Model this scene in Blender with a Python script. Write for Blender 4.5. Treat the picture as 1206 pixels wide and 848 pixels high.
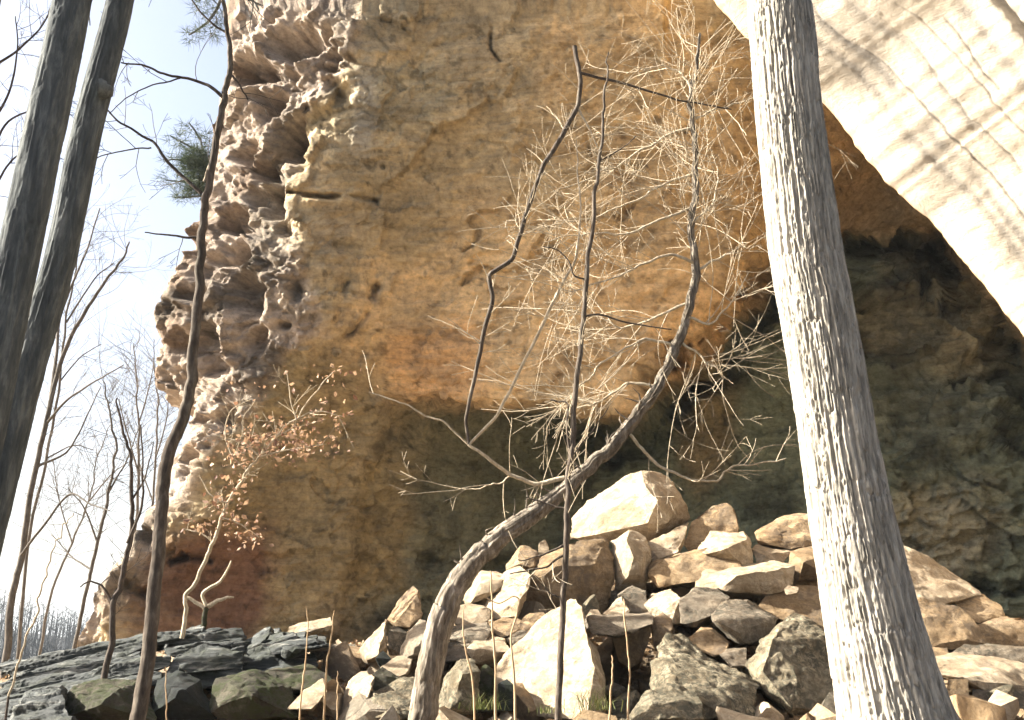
import bpy, bmesh, math, random
import numpy as np
from mathutils import Vector

# ------------------------------------------------------------------ camera, sky, sun, exposure
sc = bpy.context.scene
for o in list(bpy.data.objects):
    bpy.data.objects.remove(o)
COL = sc.collection
EYE = np.array([0.0, 0.0, 1.6])
F, CX, CY, PITCH = 1183.0, 603.0, 424.0, math.radians(16)
cam_d = bpy.data.cameras.new('camera')
cam = bpy.data.objects.new('camera', cam_d)
COL.objects.link(cam)
cam.location = EYE
cam.rotation_euler = (math.pi / 2 + PITCH, 0, 0)
cam_d.sensor_width = 36
cam_d.lens = 36 * F / 1206
cam_d.clip_start = 0.05
cam_d.clip_end = 8000
sc.camera = cam

SUN_B, SUN_E = math.radians(-87), math.radians(30)     # bearing from straight ahead (left is minus), elevation
SUNV = Vector((math.sin(SUN_B) * math.cos(SUN_E), math.cos(SUN_B) * math.cos(SUN_E), math.sin(SUN_E)))
w = bpy.data.worlds.new('World')
sc.world = w
w.use_nodes = True
nt = w.node_tree
bg = nt.nodes['Background']
sky = nt.nodes.new('ShaderNodeTexSky')
sky.sky_type = 'NISHITA'
sky.sun_disc = False
sky.sun_elevation = SUN_E
sky.sun_rotation = SUN_B
sky.dust_density = 6.0
sky.air_density = 0.9
sky.ozone_density = 1.0
nt.links.new(sky.outputs[0], bg.inputs[0])
bg.inputs[1].default_value = 0.065
sl = bpy.data.lights.new('sun', 'SUN')
sl.energy = 5.0
sl.angle = math.radians(0.5)
sl.color = (1.0, 0.95, 0.85)
so = bpy.data.objects.new('sun', sl)
COL.objects.link(so)
so.location = SUNV * 60
so.rotation_euler = (-SUNV).to_track_quat('-Z', 'Y').to_euler()
sc.view_settings.view_transform = 'Standard'
sc.view_settings.look = 'None'
sc.view_settings.exposure = 2.42
sc.view_settings.gamma = 1.0
sc.render.engine = 'CYCLES'
sc.cycles.use_denoising = True
sc.cycles.max_bounces = 8
sc.cycles.diffuse_bounces = 6

# ------------------------------------------------------------------ helpers
CP, SP = math.cos(PITCH), math.sin(PITCH)

def P(px, py, d):
    """world point seen at photo pixel (px, py) standing d metres ahead of the camera (world Y)"""
    px = np.asarray(px, float); py = np.asarray(py, float); d = np.asarray(d, float)
    xc = (px - CX) / F
    yc = -(py - CY) / F
    X = xc; Y = CP - yc * SP; Z = SP + yc * CP
    s = d / Y
    return EYE + np.stack(np.broadcast_arrays(X * s, d + 0 * X, Z * s), axis=-1)

def mpp(px, py, d):
    """metres per photo pixel there"""
    yc = -(py - CY) / F
    return d / (CP - yc * SP) / F

def _h(ix, iy, iz, seed):
    n = (ix.astype(np.uint32) * np.uint32(374761393) + iy.astype(np.uint32) * np.uint32(668265263)
         + iz.astype(np.uint32) * np.uint32(2147483647) + np.uint32((seed * 1274126177) & 0xffffffff))
    n = (n ^ (n >> np.uint32(13))) * np.uint32(1274126177)
    n = (n ^ (n >> np.uint32(16))) * np.uint32(2246822519)
    n = n ^ (n >> np.uint32(15))
    return n.astype(np.float64) / 4294967295.0

def vnoise(p, seed=0):
    f = np.floor(p)
    t = p - f
    t = t * t * t * (t * (t * 6 - 15) + 10)
    i = f.astype(np.int64)
    out = 0
    for a in (0, 1):
        wx = t[..., 0] if a else 1 - t[..., 0]
        for b in (0, 1):
            wy = t[..., 1] if b else 1 - t[..., 1]
            for c in (0, 1):
                wz = t[..., 2] if c else 1 - t[..., 2]
                out = out + wx * wy * wz * _h(i[..., 0] + a, i[..., 1] + b, i[..., 2] + c, seed)
    return out * 2 - 1

def fbm(p, scale, octv=4, seed=0, gain=0.5, ridged=False):
    q = p / np.asarray(scale, float)
    s, a, tot = 0, 1.0, 0
    for k in range(octv):
        n = vnoise(q, seed + k * 7)
        if ridged:
            n = 1 - 2 * np.abs(n)
        s = s + a * n
        tot += a
        a *= gain
        q = q * 2.03 + 11.7
    return s / tot

def worley(p, scale, seed=0):
    q = p / np.asarray(scale, float)
    f = np.floor(q).astype(np.int64)
    f1 = np.full(q.shape[:-1], 9.0); f2 = f1.copy()
    for a in (-1, 0, 1):
        for b in (-1, 0, 1):
            for c in (-1, 0, 1):
                x, y, z = f[..., 0] + a, f[..., 1] + b, f[..., 2] + c
                d = np.sqrt((x + _h(x, y, z, seed) - q[..., 0]) ** 2 + (y + _h(x, y, z, seed + 1) - q[..., 1]) ** 2
                            + (z + _h(x, y, z, seed + 2) - q[..., 2]) ** 2)
                f2 = np.where(d < f1, f1, np.minimum(f2, d))
                f1 = np.minimum(f1, d)
    return f1, f2

def facets(p, scale, seed=0, tilt=0.6):
    """broken-rock relief: each Voronoi cell is a plane with its own height and slope; returns height, cell random, edge distance"""
    q = p / np.asarray(scale, float)
    f = np.floor(q).astype(np.int64)
    f1 = np.full(q.shape[:-1], 9.0); f2 = f1.copy(); hh = np.zeros_like(f1); idr = np.zeros_like(f1)
    for a in (-1, 0, 1):
        for b in (-1, 0, 1):
            for c in (-1, 0, 1):
                x, y, z = f[..., 0] + a, f[..., 1] + b, f[..., 2] + c
                r1, r2, r3 = _h(x, y, z, seed), _h(x, y, z, seed + 1), _h(x, y, z, seed + 2)
                dx, dy, dz = q[..., 0] - x - r1, q[..., 1] - y - r2, q[..., 2] - z - r3
                d = np.sqrt(dx * dx + dy * dy + dz * dz)
                near = d < f1
                f2 = np.where(near, f1, np.minimum(f2, d))
                h = (r3 - 0.5) + tilt * ((r1 - 0.5) * 2 * dx + (r2 - 0.5) * 2 * dz + (r3 - .5) * dy)
                hh = np.where(near, h, hh); idr = np.where(near, (r1 * 7.3 + r2 * 3.1) % 1.0, idr)
                f1 = np.minimum(f1, d)
    return hh, idr, f2 - f1

def sstep(a, b, x):
    t = np.clip((x - a) / (b - a), 0, 1)
    return t * t * (3 - 2 * t)

def tps(pts, X, Y, smooth=0.0, sc_=100.0):
    """thin plate surface through (x, y, value) points"""
    pts = np.array(pts, float)
    xy = pts[:, :2] / sc_
    v = pts[:, 2]
    n = len(v)
    def phi(r2):
        return np.where(r2 > 1e-12, 0.5 * r2 * np.log(np.maximum(r2, 1e-12)), 0)
    K = phi(((xy[:, None] - xy[None]) ** 2).sum(-1)) + smooth * np.eye(n)
    A = np.zeros((n + 3, n + 3))
    A[:n, :n] = K; A[:n, n] = 1; A[:n, n + 1:] = xy; A[n, :n] = 1; A[n + 1:, :n] = xy.T
    wv = np.linalg.solve(A, np.concatenate([v, [0, 0, 0]]))
    x = np.asarray(X, float) / sc_; y = np.asarray(Y, float) / sc_
    out = wv[n] + wv[n + 1] * x + wv[n + 2] * y
    for k in range(n):
        out = out + wv[k] * phi((x - xy[k, 0]) ** 2 + (y - xy[k, 1]) ** 2)
    return out

def poly_dist(pl, X, Y):
    """distance to an open polyline"""
    best = np.full(np.shape(X), 1e9)
    for (ax, ay), (bx, by) in zip(pl[:-1], pl[1:]):
        dx, dy = bx - ax, by - ay
        t = np.clip(((X - ax) * dx + (Y - ay) * dy) / max(dx * dx + dy * dy, 1e-9), 0, 1)
        best = np.minimum(best, np.hypot(X - ax - t * dx, Y - ay - t * dy))
    return best

def poly_in(pl, X, Y):
    ins = np.zeros(np.shape(X), bool)
    n = len(pl)
    for i in range(n):
        ax, ay = pl[i]; bx, by = pl[(i + 1) % n]
        if ay == by:
            continue
        c = ((ay > Y) != (by > Y)) & (X < (bx - ax) * (Y - ay) / (by - ay) + ax)
        ins ^= c
    return ins

def mesh_np(name, V, Fq, mat, smooth=True, col=None):
    V = np.asarray(V, np.float32).reshape(-1, 3)
    Fq = np.asarray(Fq, np.int32)
    k = Fq.shape[1]
    me = bpy.data.meshes.new(name)
    me.vertices.add(len(V)); me.vertices.foreach_set('co', V.ravel())
    me.loops.add(Fq.size); me.loops.foreach_set('vertex_index', Fq.ravel())
    me.polygons.add(len(Fq))
    me.polygons.foreach_set('loop_start', np.arange(0, Fq.size, k, dtype=np.int32))
    me.polygons.foreach_set('loop_total', np.full(len(Fq), k, np.int32))
    me.polygons.foreach_set('use_smooth', np.full(len(Fq), smooth, bool))
    me.update(calc_edges=True)
    if col is not None:
        a = me.color_attributes.new('Col', 'FLOAT_COLOR', 'POINT')
        c4 = np.ones((len(V), 4), np.float32); c4[:, :3] = np.asarray(col).reshape(-1, 3)
        a.data.foreach_set('color', c4.ravel())
    if mat:
        me.materials.append(mat)
    return me

def link(name, me, parent=None, loc=None, **kw):
    o = bpy.data.objects.new(name, me)
    COL.objects.link(o)
    if parent is not None:
        o.parent = parent
    if loc is not None:
        o.location = loc
    for k, v in kw.items():
        o[k] = v
    return o

def grid_faces(nr, nc):
    i = np.arange(nr * nc).reshape(nr, nc)
    return np.stack([i[:-1, :-1], i[1:, :-1], i[1:, 1:], i[:-1, 1:]], -1).reshape(-1, 4)

def grid_normals(V):
    du = np.gradient(V, axis=1); dv = np.gradient(V, axis=0)
    n = np.cross(du, dv)
    return n / np.maximum(np.linalg.norm(n, axis=-1, keepdims=True), 1e-9)

# ------------------------------------------------------------------ materials
def new_mat(name):
    m = bpy.data.materials.new(name)
    m.use_nodes = True
    t = m.node_tree
    return m, t, t.nodes['Principled BSDF']

def nnoise(t, vec, scale, detail=5, rough=0.6, dist=0.0):
    n = t.nodes.new('ShaderNodeTexNoise')
    n.inputs['Scale'].default_value = scale; n.inputs['Detail'].default_value = detail
    n.inputs['Roughness'].default_value = rough; n.inputs['Distortion'].default_value = dist
    if vec is not None:
        t.links.new(vec, n.inputs['Vector'])
    return n.outputs['Fac']

def ramp(t, fac, stops):
    r = t.nodes.new('ShaderNodeValToRGB')
    e = r.color_ramp.elements
    while len(e) < len(stops):
        e.new(0.5)
    for el, (p, c) in zip(e, stops):
        el.position = p
        el.color = (*c, 1) if len(c) == 3 else c
    t.links.new(fac, r.inputs['Fac'])
    return r.outputs['Color']

def mixc(t, fac, a, b, mode='MIX'):
    n = t.nodes.new('ShaderNodeMix'); n.data_type = 'RGBA'; n.blend_type = mode
    for sck, v in ((n.inputs[0], fac), (n.inputs[6], a), (n.inputs[7], b)):
        if hasattr(v, 'is_linked'):
            t.links.new(v, sck)
        else:
            sck.default_value = v if not isinstance(v, tuple) else (*v, 1)[:4]
    return n.outputs[2]

def math_n(t, op, a, b):
    n = t.nodes.new('ShaderNodeMath'); n.operation = op
    for s_, v in ((n.inputs[0], a), (n.inputs[1], b)):
        if hasattr(v, 'is_linked'):
            t.links.new(v, s_)
        else:
            s_.default_value = v
    return n.outputs[0]

def mapping(t, vec, scale=(1, 1, 1), rot=(0, 0, 0)):
    n = t.nodes.new('ShaderNodeMapping')
    n.inputs['Scale'].default_value = scale; n.inputs['Rotation'].default_value = rot
    t.links.new(vec, n.inputs['Vector'])
    return n.outputs['Vector']

def bump(t, b, h, strength, dist, prev=None):
    n = t.nodes.new('ShaderNodeBump')
    n.inputs['Strength'].default_value = strength; n.inputs['Distance'].default_value = dist
    t.links.new(h, n.inputs['Height'])
    if prev is not None:
        t.links.new(prev, n.inputs['Normal'])
    t.links.new(n.outputs['Normal'], b.inputs['Normal'])
    return n.outputs['Normal']

def cliff_mat(name, contrast=1.0):
    m, t, b = new_mat(name)
    geo = t.nodes.new('ShaderNodeNewGeometry').outputs['Position']
    at = t.nodes.new('ShaderNodeAttribute'); at.attribute_name = 'Col'
    strata = mapping(t, geo, (0.5, 0.5, 3.2), (0, math.radians(9), 0))
    n1 = nnoise(t, geo, 0.9, 8, 0.68, 0.4)
    n2 = nnoise(t, strata, 1.6, 7, 0.65, 0.6)
    n3 = nnoise(t, geo, 9, 6, 0.7)
    v1 = ramp(t, n1, [(0.3, (0.66, 0.67, 0.70)), (0.52, (1.05, 1.05, 1.05)), (0.72, (1.3, 1.27, 1.2))])
    v2 = ramp(t, n2, [(0.32, (0.66, 0.65, 0.62)), (0.5, (1.05, 1.05, 1.05)), (0.7, (1.3, 1.27, 1.2))])
    v3 = ramp(t, n3, [(0.3, (0.5, 0.48, 0.46)), (0.5, (1.0, 1.0, 1.0)), (0.7, (1.35, 1.35, 1.3))])
    c = mixc(t, 0.85 * contrast, at.outputs['Color'], v1, 'MULTIPLY')
    c = mixc(t, 0.7 * contrast, c, v2, 'MULTIPLY')
    c = mixc(t, 0.7 * contrast, c, v3, 'MULTIPLY')
    t.links.new(c, b.inputs['Base Color'])
    b.inputs['Roughness'].default_value = 0.95
    b.inputs['Specular IOR Level'].default_value = 0.15
    nn = bump(t, b, nnoise(t, strata, 5, 8, 0.7, 0.8), 0.6 * contrast, 0.12)
    bump(t, b, nnoise(t, geo, 16, 8, 0.75), 0.9 * contrast, 0.05, nn)
    return m

def stone_mat(name, ca, cb, cc, scale=2.2, spots=None, spot_amt=0.5, spot_scale=14, bmp=0.5):
    """stone with three tones in object space, optional lichen/moss spots"""
    m, t, b = new_mat(name)
    tc = t.nodes.new('ShaderNodeTexCoord').outputs['Object']
    oi = t.nodes.new('ShaderNodeObjectInfo')
    vadd = t.nodes.new('ShaderNodeVectorMath'); vadd.operation = 'ADD'
    sc_ = t.nodes.new('ShaderNodeVectorMath'); sc_.operation = 'SCALE'
    sc_.inputs[0].default_value = (37, 17, 23)
    t.links.new(oi.outputs['Random'], sc_.inputs['Scale'])
    t.links.new(tc, vadd.inputs[0]); t.links.new(sc_.outputs[0], vadd.inputs[1])
    vec = vadd.outputs[0]
    n1 = nnoise(t, vec, scale, 8, 0.68, 0.5)
    c = ramp(t, n1, [(0.32, ca), (0.5, cb), (0.68, cc)])
    n2 = nnoise(t, vec, 26, 6, 0.75)
    c = mixc(t, 0.8, c, ramp(t, n2, [(0.3, (0.55, 0.52, 0.48)), (0.52, (1, 1, 1))]), 'MULTIPLY')
    n3 = nnoise(t, vec, 7, 9, 0.78, 0.9)
    c = mixc(t, 0.85, c, ramp(t, n3, [(0.36, (0.52, 0.47, 0.41)), (0.47, (0.92, 0.90, 0.87)), (0.54, (1.04, 1.04, 1.03)), (0.66, (1.22, 1.22, 1.2))]), 'MULTIPLY')
    beds = nnoise(t, mapping(t, vec, (0.7, 0.7, 7), (0.3, 0.25, 0)), 1.8, 6, 0.6, 0.5)
    c = mixc(t, 0.55, c, ramp(t, beds, [(0.34, (0.68, 0.6, 0.5)), (0.5, (1, 1, 1))]), 'MULTIPLY')
    hsv = t.nodes.new('ShaderNodeHueSaturation')
    mr = t.nodes.new('ShaderNodeMapRange'); mr.inputs[3].default_value = 0.82; mr.inputs[4].default_value = 1.12
    t.links.new(oi.outputs['Random'], mr.inputs[0]); t.links.new(mr.outputs[0], hsv.inputs['Value'])
    t.links.new(c, hsv.inputs['Color']); c = hsv.outputs['Color']
    if spots:
        ns = nnoise(t, vec, spot_scale, 7, 0.75, 0.8)
        nb = nnoise(t, vec, 1.6, 3, 0.5)
        f = math_n(t, 'MULTIPLY', ramp(t, ns, [(0.44, (0, 0, 0)), (0.56, (1, 1, 1))]),
                   ramp(t, nb, [(0.5 - 0.25 * spot_amt - 0.1, (0, 0, 0)), (0.62 - 0.25 * spot_amt, (1, 1, 1))]))
        c = mixc(t, f, c, spots)
    t.links.new(c, b.inputs['Base Color'])
    b.inputs['Roughness'].default_value = 0.93
    b.inputs['Specular IOR Level'].default_value = 0.2
    nn = bump(t, b, beds, 0.35 * bmp, 0.06)
    nn = bump(t, b, n3, 0.7 * bmp, 0.07, nn)
    bump(t, b, nnoise(t, vec, 30, 7, 0.75), 0.6 * bmp, 0.03, nn)
    return m

def bark_mat(name, ca, cb, cc, stretch=6.0, scale=14.0, bmp=0.6):
    m, t, b = new_mat(name)
    tc = t.nodes.new('ShaderNodeTexCoord').outputs['Object']
    v = mapping(t, tc, (1, 1, 1.0 / stretch))
    n1 = nnoise(t, v, scale, 7, 0.7, 0.3)
    n2 = nnoise(t, tc, 1.7, 4, 0.6)
    c = ramp(t, n1, [(0.32, ca), (0.5, cb), (0.66, cc)])
    c = mixc(t, 0.6, c, ramp(t, n2, [(0.3, (0.6, 0.62, 0.6)), (0.6, (1, 1, 1))]), 'MULTIPLY')
    t.links.new(c, b.inputs['Base Color'])
    b.inputs['Roughness'].default_value = 0.92
    b.inputs['Specular IOR Level'].default_value = 0.15
    bump(t, b, n1, bmp, 0.02)
    return m

M = {}
M['cliff'] = cliff_mat('cliff_sandstone')
M['buttress'] = cliff_mat('pale_sandstone_face', 0.45)
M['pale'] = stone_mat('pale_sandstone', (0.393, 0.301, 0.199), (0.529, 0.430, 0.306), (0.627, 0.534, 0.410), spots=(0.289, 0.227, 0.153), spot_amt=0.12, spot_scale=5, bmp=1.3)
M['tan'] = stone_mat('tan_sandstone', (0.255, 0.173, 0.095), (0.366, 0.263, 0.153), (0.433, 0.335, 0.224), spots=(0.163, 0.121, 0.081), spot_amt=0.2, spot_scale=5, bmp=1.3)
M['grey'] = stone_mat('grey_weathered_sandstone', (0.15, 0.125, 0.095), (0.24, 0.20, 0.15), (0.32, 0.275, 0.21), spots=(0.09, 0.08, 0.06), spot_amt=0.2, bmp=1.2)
M['lichen'] = stone_mat('lichen_crusted_stone', (0.188, 0.155, 0.104), (0.300, 0.254, 0.174), (0.423, 0.365, 0.263), scale=7,
                        spots=(0.11, 0.10, 0.07), spot_amt=0.6, spot_scale=16, bmp=1.6)
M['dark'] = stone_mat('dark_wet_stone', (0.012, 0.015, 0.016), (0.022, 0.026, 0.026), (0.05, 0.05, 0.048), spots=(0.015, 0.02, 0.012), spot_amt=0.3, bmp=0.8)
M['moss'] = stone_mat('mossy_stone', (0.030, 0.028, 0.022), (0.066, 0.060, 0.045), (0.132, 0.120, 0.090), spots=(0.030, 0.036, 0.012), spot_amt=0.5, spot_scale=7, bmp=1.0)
def slate_mat():
    m, t, b = new_mat('dark_bedded_stone')
    geo = t.nodes.new('ShaderNodeNewGeometry').outputs['Position']
    n1 = nnoise(t, mapping(t, geo, (0.6, 0.8, 9), (0, math.radians(-13), 0)), 2.4, 8, 0.7, 0.3)
    n2 = nnoise(t, geo, 3.0, 6, 0.7)
    c = ramp(t, n1, [(0.40, (0.014, 0.018, 0.018)), (0.52, (0.036, 0.043, 0.040)), (0.60, (0.13, 0.13, 0.115)), (0.68, (0.24, 0.235, 0.21))])
    c = mixc(t, ramp(t, n2, [(0.48, (0, 0, 0)), (0.62, (1, 1, 1))]), c, (0.022, 0.028, 0.016))
    t.links.new(c, b.inputs['Base Color']); b.inputs['Roughness'].default_value = 0.8
    nn = bump(t, b, n1, 1.0, 0.06)
    bump(t, b, nnoise(t, geo, 25, 7, 0.75), 0.7, 0.03, nn)
    return m
M['slate'] = slate_mat()
M['bark_pale'] = bark_mat('pale_furrowed_bark', (0.10, 0.092, 0.078), (0.331, 0.302, 0.254), (0.472, 0.436, 0.372), 9, 30)
M['bark_dark'] = bark_mat('dark_brown_bark', (0.041, 0.046, 0.049), (0.080, 0.087, 0.087), (0.160, 0.167, 0.160))
M['bark_sapling'] = bark_mat('sapling_bark', (0.037, 0.031, 0.025), (0.087, 0.068, 0.053), (0.174, 0.149, 0.118), 4, 20)
M['dead_wood'] = bark_mat('bleached_dead_wood', (0.07, 0.055, 0.042), (0.18, 0.15, 0.115), (0.36, 0.31, 0.25), 5, 22, 1.0)
M['twig'] = bark_mat('pale_twig_bark', (0.286, 0.224, 0.154), (0.428, 0.356, 0.254), (0.562, 0.479, 0.367), 3, 30, 0.2)
M['twig_dark'] = bark_mat('dark_twig_bark', (0.04, 0.03, 0.025), (0.07, 0.055, 0.045), (0.12, 0.1, 0.08), 3, 30, 0.2)
M['twig_far'] = bark_mat('haze_lightened_bark', (0.07, 0.06, 0.05), (0.12, 0.105, 0.09), (0.17, 0.15, 0.13), 3, 30, 0.2)  # dark twig bark made lighter for far trees, haze put into the colour
M['reed'] = bark_mat('dry_stem', (0.3, 0.2, 0.11), (0.42, 0.3, 0.18), (0.5, 0.38, 0.24), 5, 30, 0.2)

def leaf_mat(name, ca, cb, trans=0.25):
    m, t, b = new_mat(name)
    geo = t.nodes.new('ShaderNodeNewGeometry')
    c = ramp(t, geo.outputs['Random Per Island'], [(0.0, ca), (1.0, cb)])
    t.links.new(c, b.inputs['Base Color'])
    b.inputs['Roughness'].default_value = 0.7
    tr = t.nodes.new('ShaderNodeBsdfTranslucent'); t.links.new(c, tr.inputs['Color'])
    mx = t.nodes.new('ShaderNodeMixShader'); mx.inputs[0].default_value = trans
    t.links.new(b.outputs[0], mx.inputs[1]); t.links.new(tr.outputs[0], mx.inputs[2])
    t.links.new(mx.outputs[0], t.nodes['Material Output'].inputs['Surface'])
    return m
M['beech_leaf'] = leaf_mat('dry_beech_leaf', (0.15, 0.07, 0.04), (0.42, 0.28, 0.17), 0.3)
M['litter_leaf'] = leaf_mat('fallen_leaf', (0.16, 0.09, 0.045), (0.36, 0.24, 0.13), 0.15)
M['needle'] = leaf_mat('pine_needle', (0.03, 0.05, 0.03), (0.06, 0.085, 0.045), 0.2)
M['grass'] = leaf_mat('green_grass', (0.07, 0.10, 0.02), (0.20, 0.20, 0.06), 0.3)

def ground_mat(name='sandy_slope', k=1.0):
    m, t, b = new_mat(name)
    geo = t.nodes.new('ShaderNodeNewGeometry').outputs['Position']
    n1 = nnoise(t, geo, 1.2, 6, 0.65)
    n2 = nnoise(t, geo, 18, 8, 0.75)
    c = ramp(t, n2, [(p_, tuple(v_ * k for v_ in c_)) for p_, c_ in [(0.3, (0.12, 0.085, 0.055)), (0.5, (0.27, 0.20, 0.13)), (0.68, (0.42, 0.33, 0.22))]])
    c = mixc(t, 0.6, c, ramp(t, n1, [(0.35, (0.6, 0.6, 0.45)), (0.6, (1, 1, 1))]), 'MULTIPLY')
    t.links.new(c, b.inputs['Base Color'])
    b.inputs['Roughness'].default_value = 0.95
    bump(t, b, n2, 0.8, 0.05)
    return m
M['ground'] = ground_mat()
M['floor'] = ground_mat('forest_floor', 0.35)

def hill_mat():
    m, t, b = new_mat('bare_winter_woods')
    geo = t.nodes.new('ShaderNodeNewGeometry').outputs['Position']
    n = nnoise(t, geo, 0.15, 8, 0.75)
    c = ramp(t, n, [(0.35, (0.02, 0.024, 0.027)), (0.55, (0.035, 0.04, 0.044)), (0.7, (0.055, 0.058, 0.06))])
    t.links.new(c, b.inputs['Base Color'])
    b.inputs['Roughness'].default_value = 1.0
    return m
M['hill'] = hill_mat()

# ------------------------------------------------------------------ ground
GPTS = [(-9, 3, -0.2), (0, 0, 0), (8, 0, 0.1), (0, 5, 0.25), (6, 5, 0.4), (-4, 6, 0.2), (-12, 8, 0.2), (0, 8.5, 0.55), (4, 8.5, 0.7), (8, 8, 0.7),
        (-1, 10.5, 0.85), (1.15, 11.3, 0.7), (3, 10.5, 0.95), (6, 10.5, 1.0), (1, 13, 1.9), (4, 13, 1.9), (7, 13, 1.35), (6.3, 12.3, 1.2), (2, 15.5, 2.6), (5, 15.5, 2.5), (10, 14, 1.5), (8, 16, 1.9),
        (1.5, 19, 2.7), (6, 20, 2.4), (2, 25, 2.7), (8, 25, 2.4), (14, 20, 2.2),
        (-3, 10.5, 0.75), (-5, 10.5, 0.75), (-6, 13, 1.2), (-3, 13, 1.2), (-5, 17, 1.45), (-2, 16, 1.6), (-7.5, 19, 1.45), (-3, 20, 1.6), (-3, 25, 2.0),
        (-9, 12, 0.6), (-9.5, 17, 0.6), (-14, 15, -1.5), (-14, 25, -3.5), (-20, 15, -4), (-25, 30, -8), (-10, 35, -3), (20, 5, 2), (20, 30, 6), (0, 35, 4), (0, -10, -0.4), (-20, -8, -2)]
def gcoord(lo, hi, step, far, n):
    a = np.arange(lo, hi + 1e-6, step)
    g = np.geomspace(1, far, n)
    return np.concatenate([lo - g[::-1], a, hi + g])
gx = gcoord(-12, 12, 0.14, 3500, 30)
gy = gcoord(-3, 24, 0.14, 3500, 30)
GX, GY = np.meshgrid(gx, gy)
def ground_z(X, Y):
    near = tps(GPTS, np.clip(X, -26, 22), np.clip(Y, -12, 36), 0.02, 10.0)
    r = np.hypot(X, Y)
    far = -9 + 0 * X
    brg = np.arctan2(X, Y)
    ridge = 5 + 4 * np.sin(brg * 9 + 1.3) + 3 * np.sin(brg * 23)
    far = far + (ridge + 11) * sstep(120, 330, r) - 30 * sstep(600, 2500, r) * 0
    far = np.where(brg > 0.3, far - 0, far)
    t = sstep(24, 70, r)
    z = near * (1 - t) + far * t
    z = z + 34 * sstep(6, 70, -Y) + 20 * sstep(22, 70, X)  # unseen rise behind and right of the camera, added to block low sky fill
    p = np.stack([X, Y, 0 * X], -1)
    z = z + 0.10 * fbm(p, 1.6, 4, 3) * (1 - t) + t * 2.0 * fbm(p, 30, 4, 8)
    return z
gz = ground_z(GX, GY)
me = mesh_np('ground', np.stack([GX, GY, gz], -1), grid_faces(*GX.shape)[:, ::-1], M['ground'])
me.materials.append(M['hill'])
fc = np.stack([GX, GY], -1).reshape(-1, 2)[grid_faces(*GX.shape)[:, 0]]
me.materials.append(M['floor'])
me.polygons.foreach_set('material_index', np.where((np.hypot(fc[:, 0], fc[:, 1]) > 60) | (fc[:, 1] < -7) | (fc[:, 0] > 24), 1, np.where(fc[:, 1] < 7.8 + 0.6 * np.sin(fc[:, 0] * 1.7), 2, 0)).astype(np.int32))
link('ground', me, kind='structure')
def gz_at(x, y):
    return float(ground_z(np.array([[x]], float), np.array([[y]], float))[0, 0])

# ------------------------------------------------------------------ the cliff and its rock shelter
def curve(tbl, v):
    a = np.array(tbl, float)
    return np.interp(v, a[:, 0], a[:, 1])
XL = [(-420, 285), (-100, 270), (28, 266), (60, 272), (100, 272), (125, 256), (165, 247), (225, 245), (255, 236), (268, 214), (300, 212), (335, 200),
      (375, 186), (420, 183), (450, 194), (466, 214), (480, 226), (520, 217), (560, 207), (590, 199), (605, 178), (640, 152), (680, 130), (700, 112), (740, 95), (760, 86), (800, 70)]
XR = [(-420, 450), (28, 420), (100, 398), (160, 352), (230, 330), (300, 352), (350, 362), (395, 380), (420, 340), (480, 297), (560, 236), (600, 208), (640, 180), (690, 138), (750, 108), (800, 90)]
DU = [(266, 30, 19.3), (270, 110, 19.5), (245, 200, 20.1), (212, 280, 20.3), (183, 400, 20.6), (215, 465, 20.7), (205, 560, 20.8), (150, 640, 20.6), (95, 740, 19.8), (80, 800, 19.6),
      (420, 40, 17.7), (395, 110, 18.1), (335, 200, 18.7), (345, 290, 18.8), (385, 390, 19.0), (300, 480, 19.8), (240, 560, 20.0), (205, 620, 20.0), (150, 690, 19.8),
      (500, 30, 17.7), (600, 30, 17.5), (720, 30, 17.3), (860, 40, 17.2), (960, 100, 17.6), (1020, 150, 18.6),
      (450, 200, 18.6), (600, 200, 18.5), (750, 200, 18.3), (880, 200, 18.4), (980, 220, 20),
      (450, 330, 19.3), (600, 330, 19.2), (750, 330, 19.1), (870, 320, 19.4), (480, 420, 20.0), (560, 460, 19.7), (650, 465, 19.4), (750, 480, 19.4), (800, 440, 19.6),
      (350, 520, 20.7), (420, 520, 20.9), (300, 620, 20.7), (380, 620, 21), (220, 700, 20.4), (300, 740, 20.6), (400, 740, 21.2), (300, 800, 20.6),
      (990, 270, 22), (1060, 265, 22.5), (1150, 330, 22), (1250, 450, 21),
      (300, -100, 20), (430, -100, 17.4), (600, -100, 17.3), (900, -100, 17.2), (430, -400, 18), (600, -400, 17.9), (280, -400, 21), (1100, -100, 18), (1100, -400, 18.5), (1400, 0, 20), (1600, 200, 22), (1600, 700, 22), (700, 700, 22), (1000, 600, 23)]
DL = [(470, 450, 20.6), (430, 560, 21.3), (400, 650, 21.4), (395, 760, 21.4), (520, 520, 22.5), (520, 650, 22.8), (540, 740, 22.5), (650, 520, 24), (650, 640, 24.2),
      (760, 520, 24.5), (760, 620, 24.5), (850, 450, 24), (900, 550, 24), (920, 380, 23.6), (1000, 300, 23.4), (1100, 300, 23.4), (1050, 400, 23.6), (1050, 520, 23.2),
      (1150, 420, 22.8), (1150, 520, 22.2), (1100, 600, 21.6), (1180, 640, 20.2), (1080, 650, 20.8), (1250, 500, 23), (1250, 700, 20), (1400, 600, 19),
      (1000, 750, 22), (760, 760, 22), (550, 810, 22), (700, 380, 23), (300, 500, 21), (300, 760, 21), (1500, 300, 22), (1500, 800, 18)]
LIP = [(455, 470), (500, 478), (560, 478), (640, 474), (700, 494), (760, 494), (795, 462), (840, 402), (900, 340), (945, 302), (1000, 276), (1060, 270), (1110, 288), (1150, 338), (1200, 400), (1300, 520), (1700, 560)]
REC = LIP + [(1700, 900), (370, 900), (380, 760), (400, 650), (425, 560)]
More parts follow.
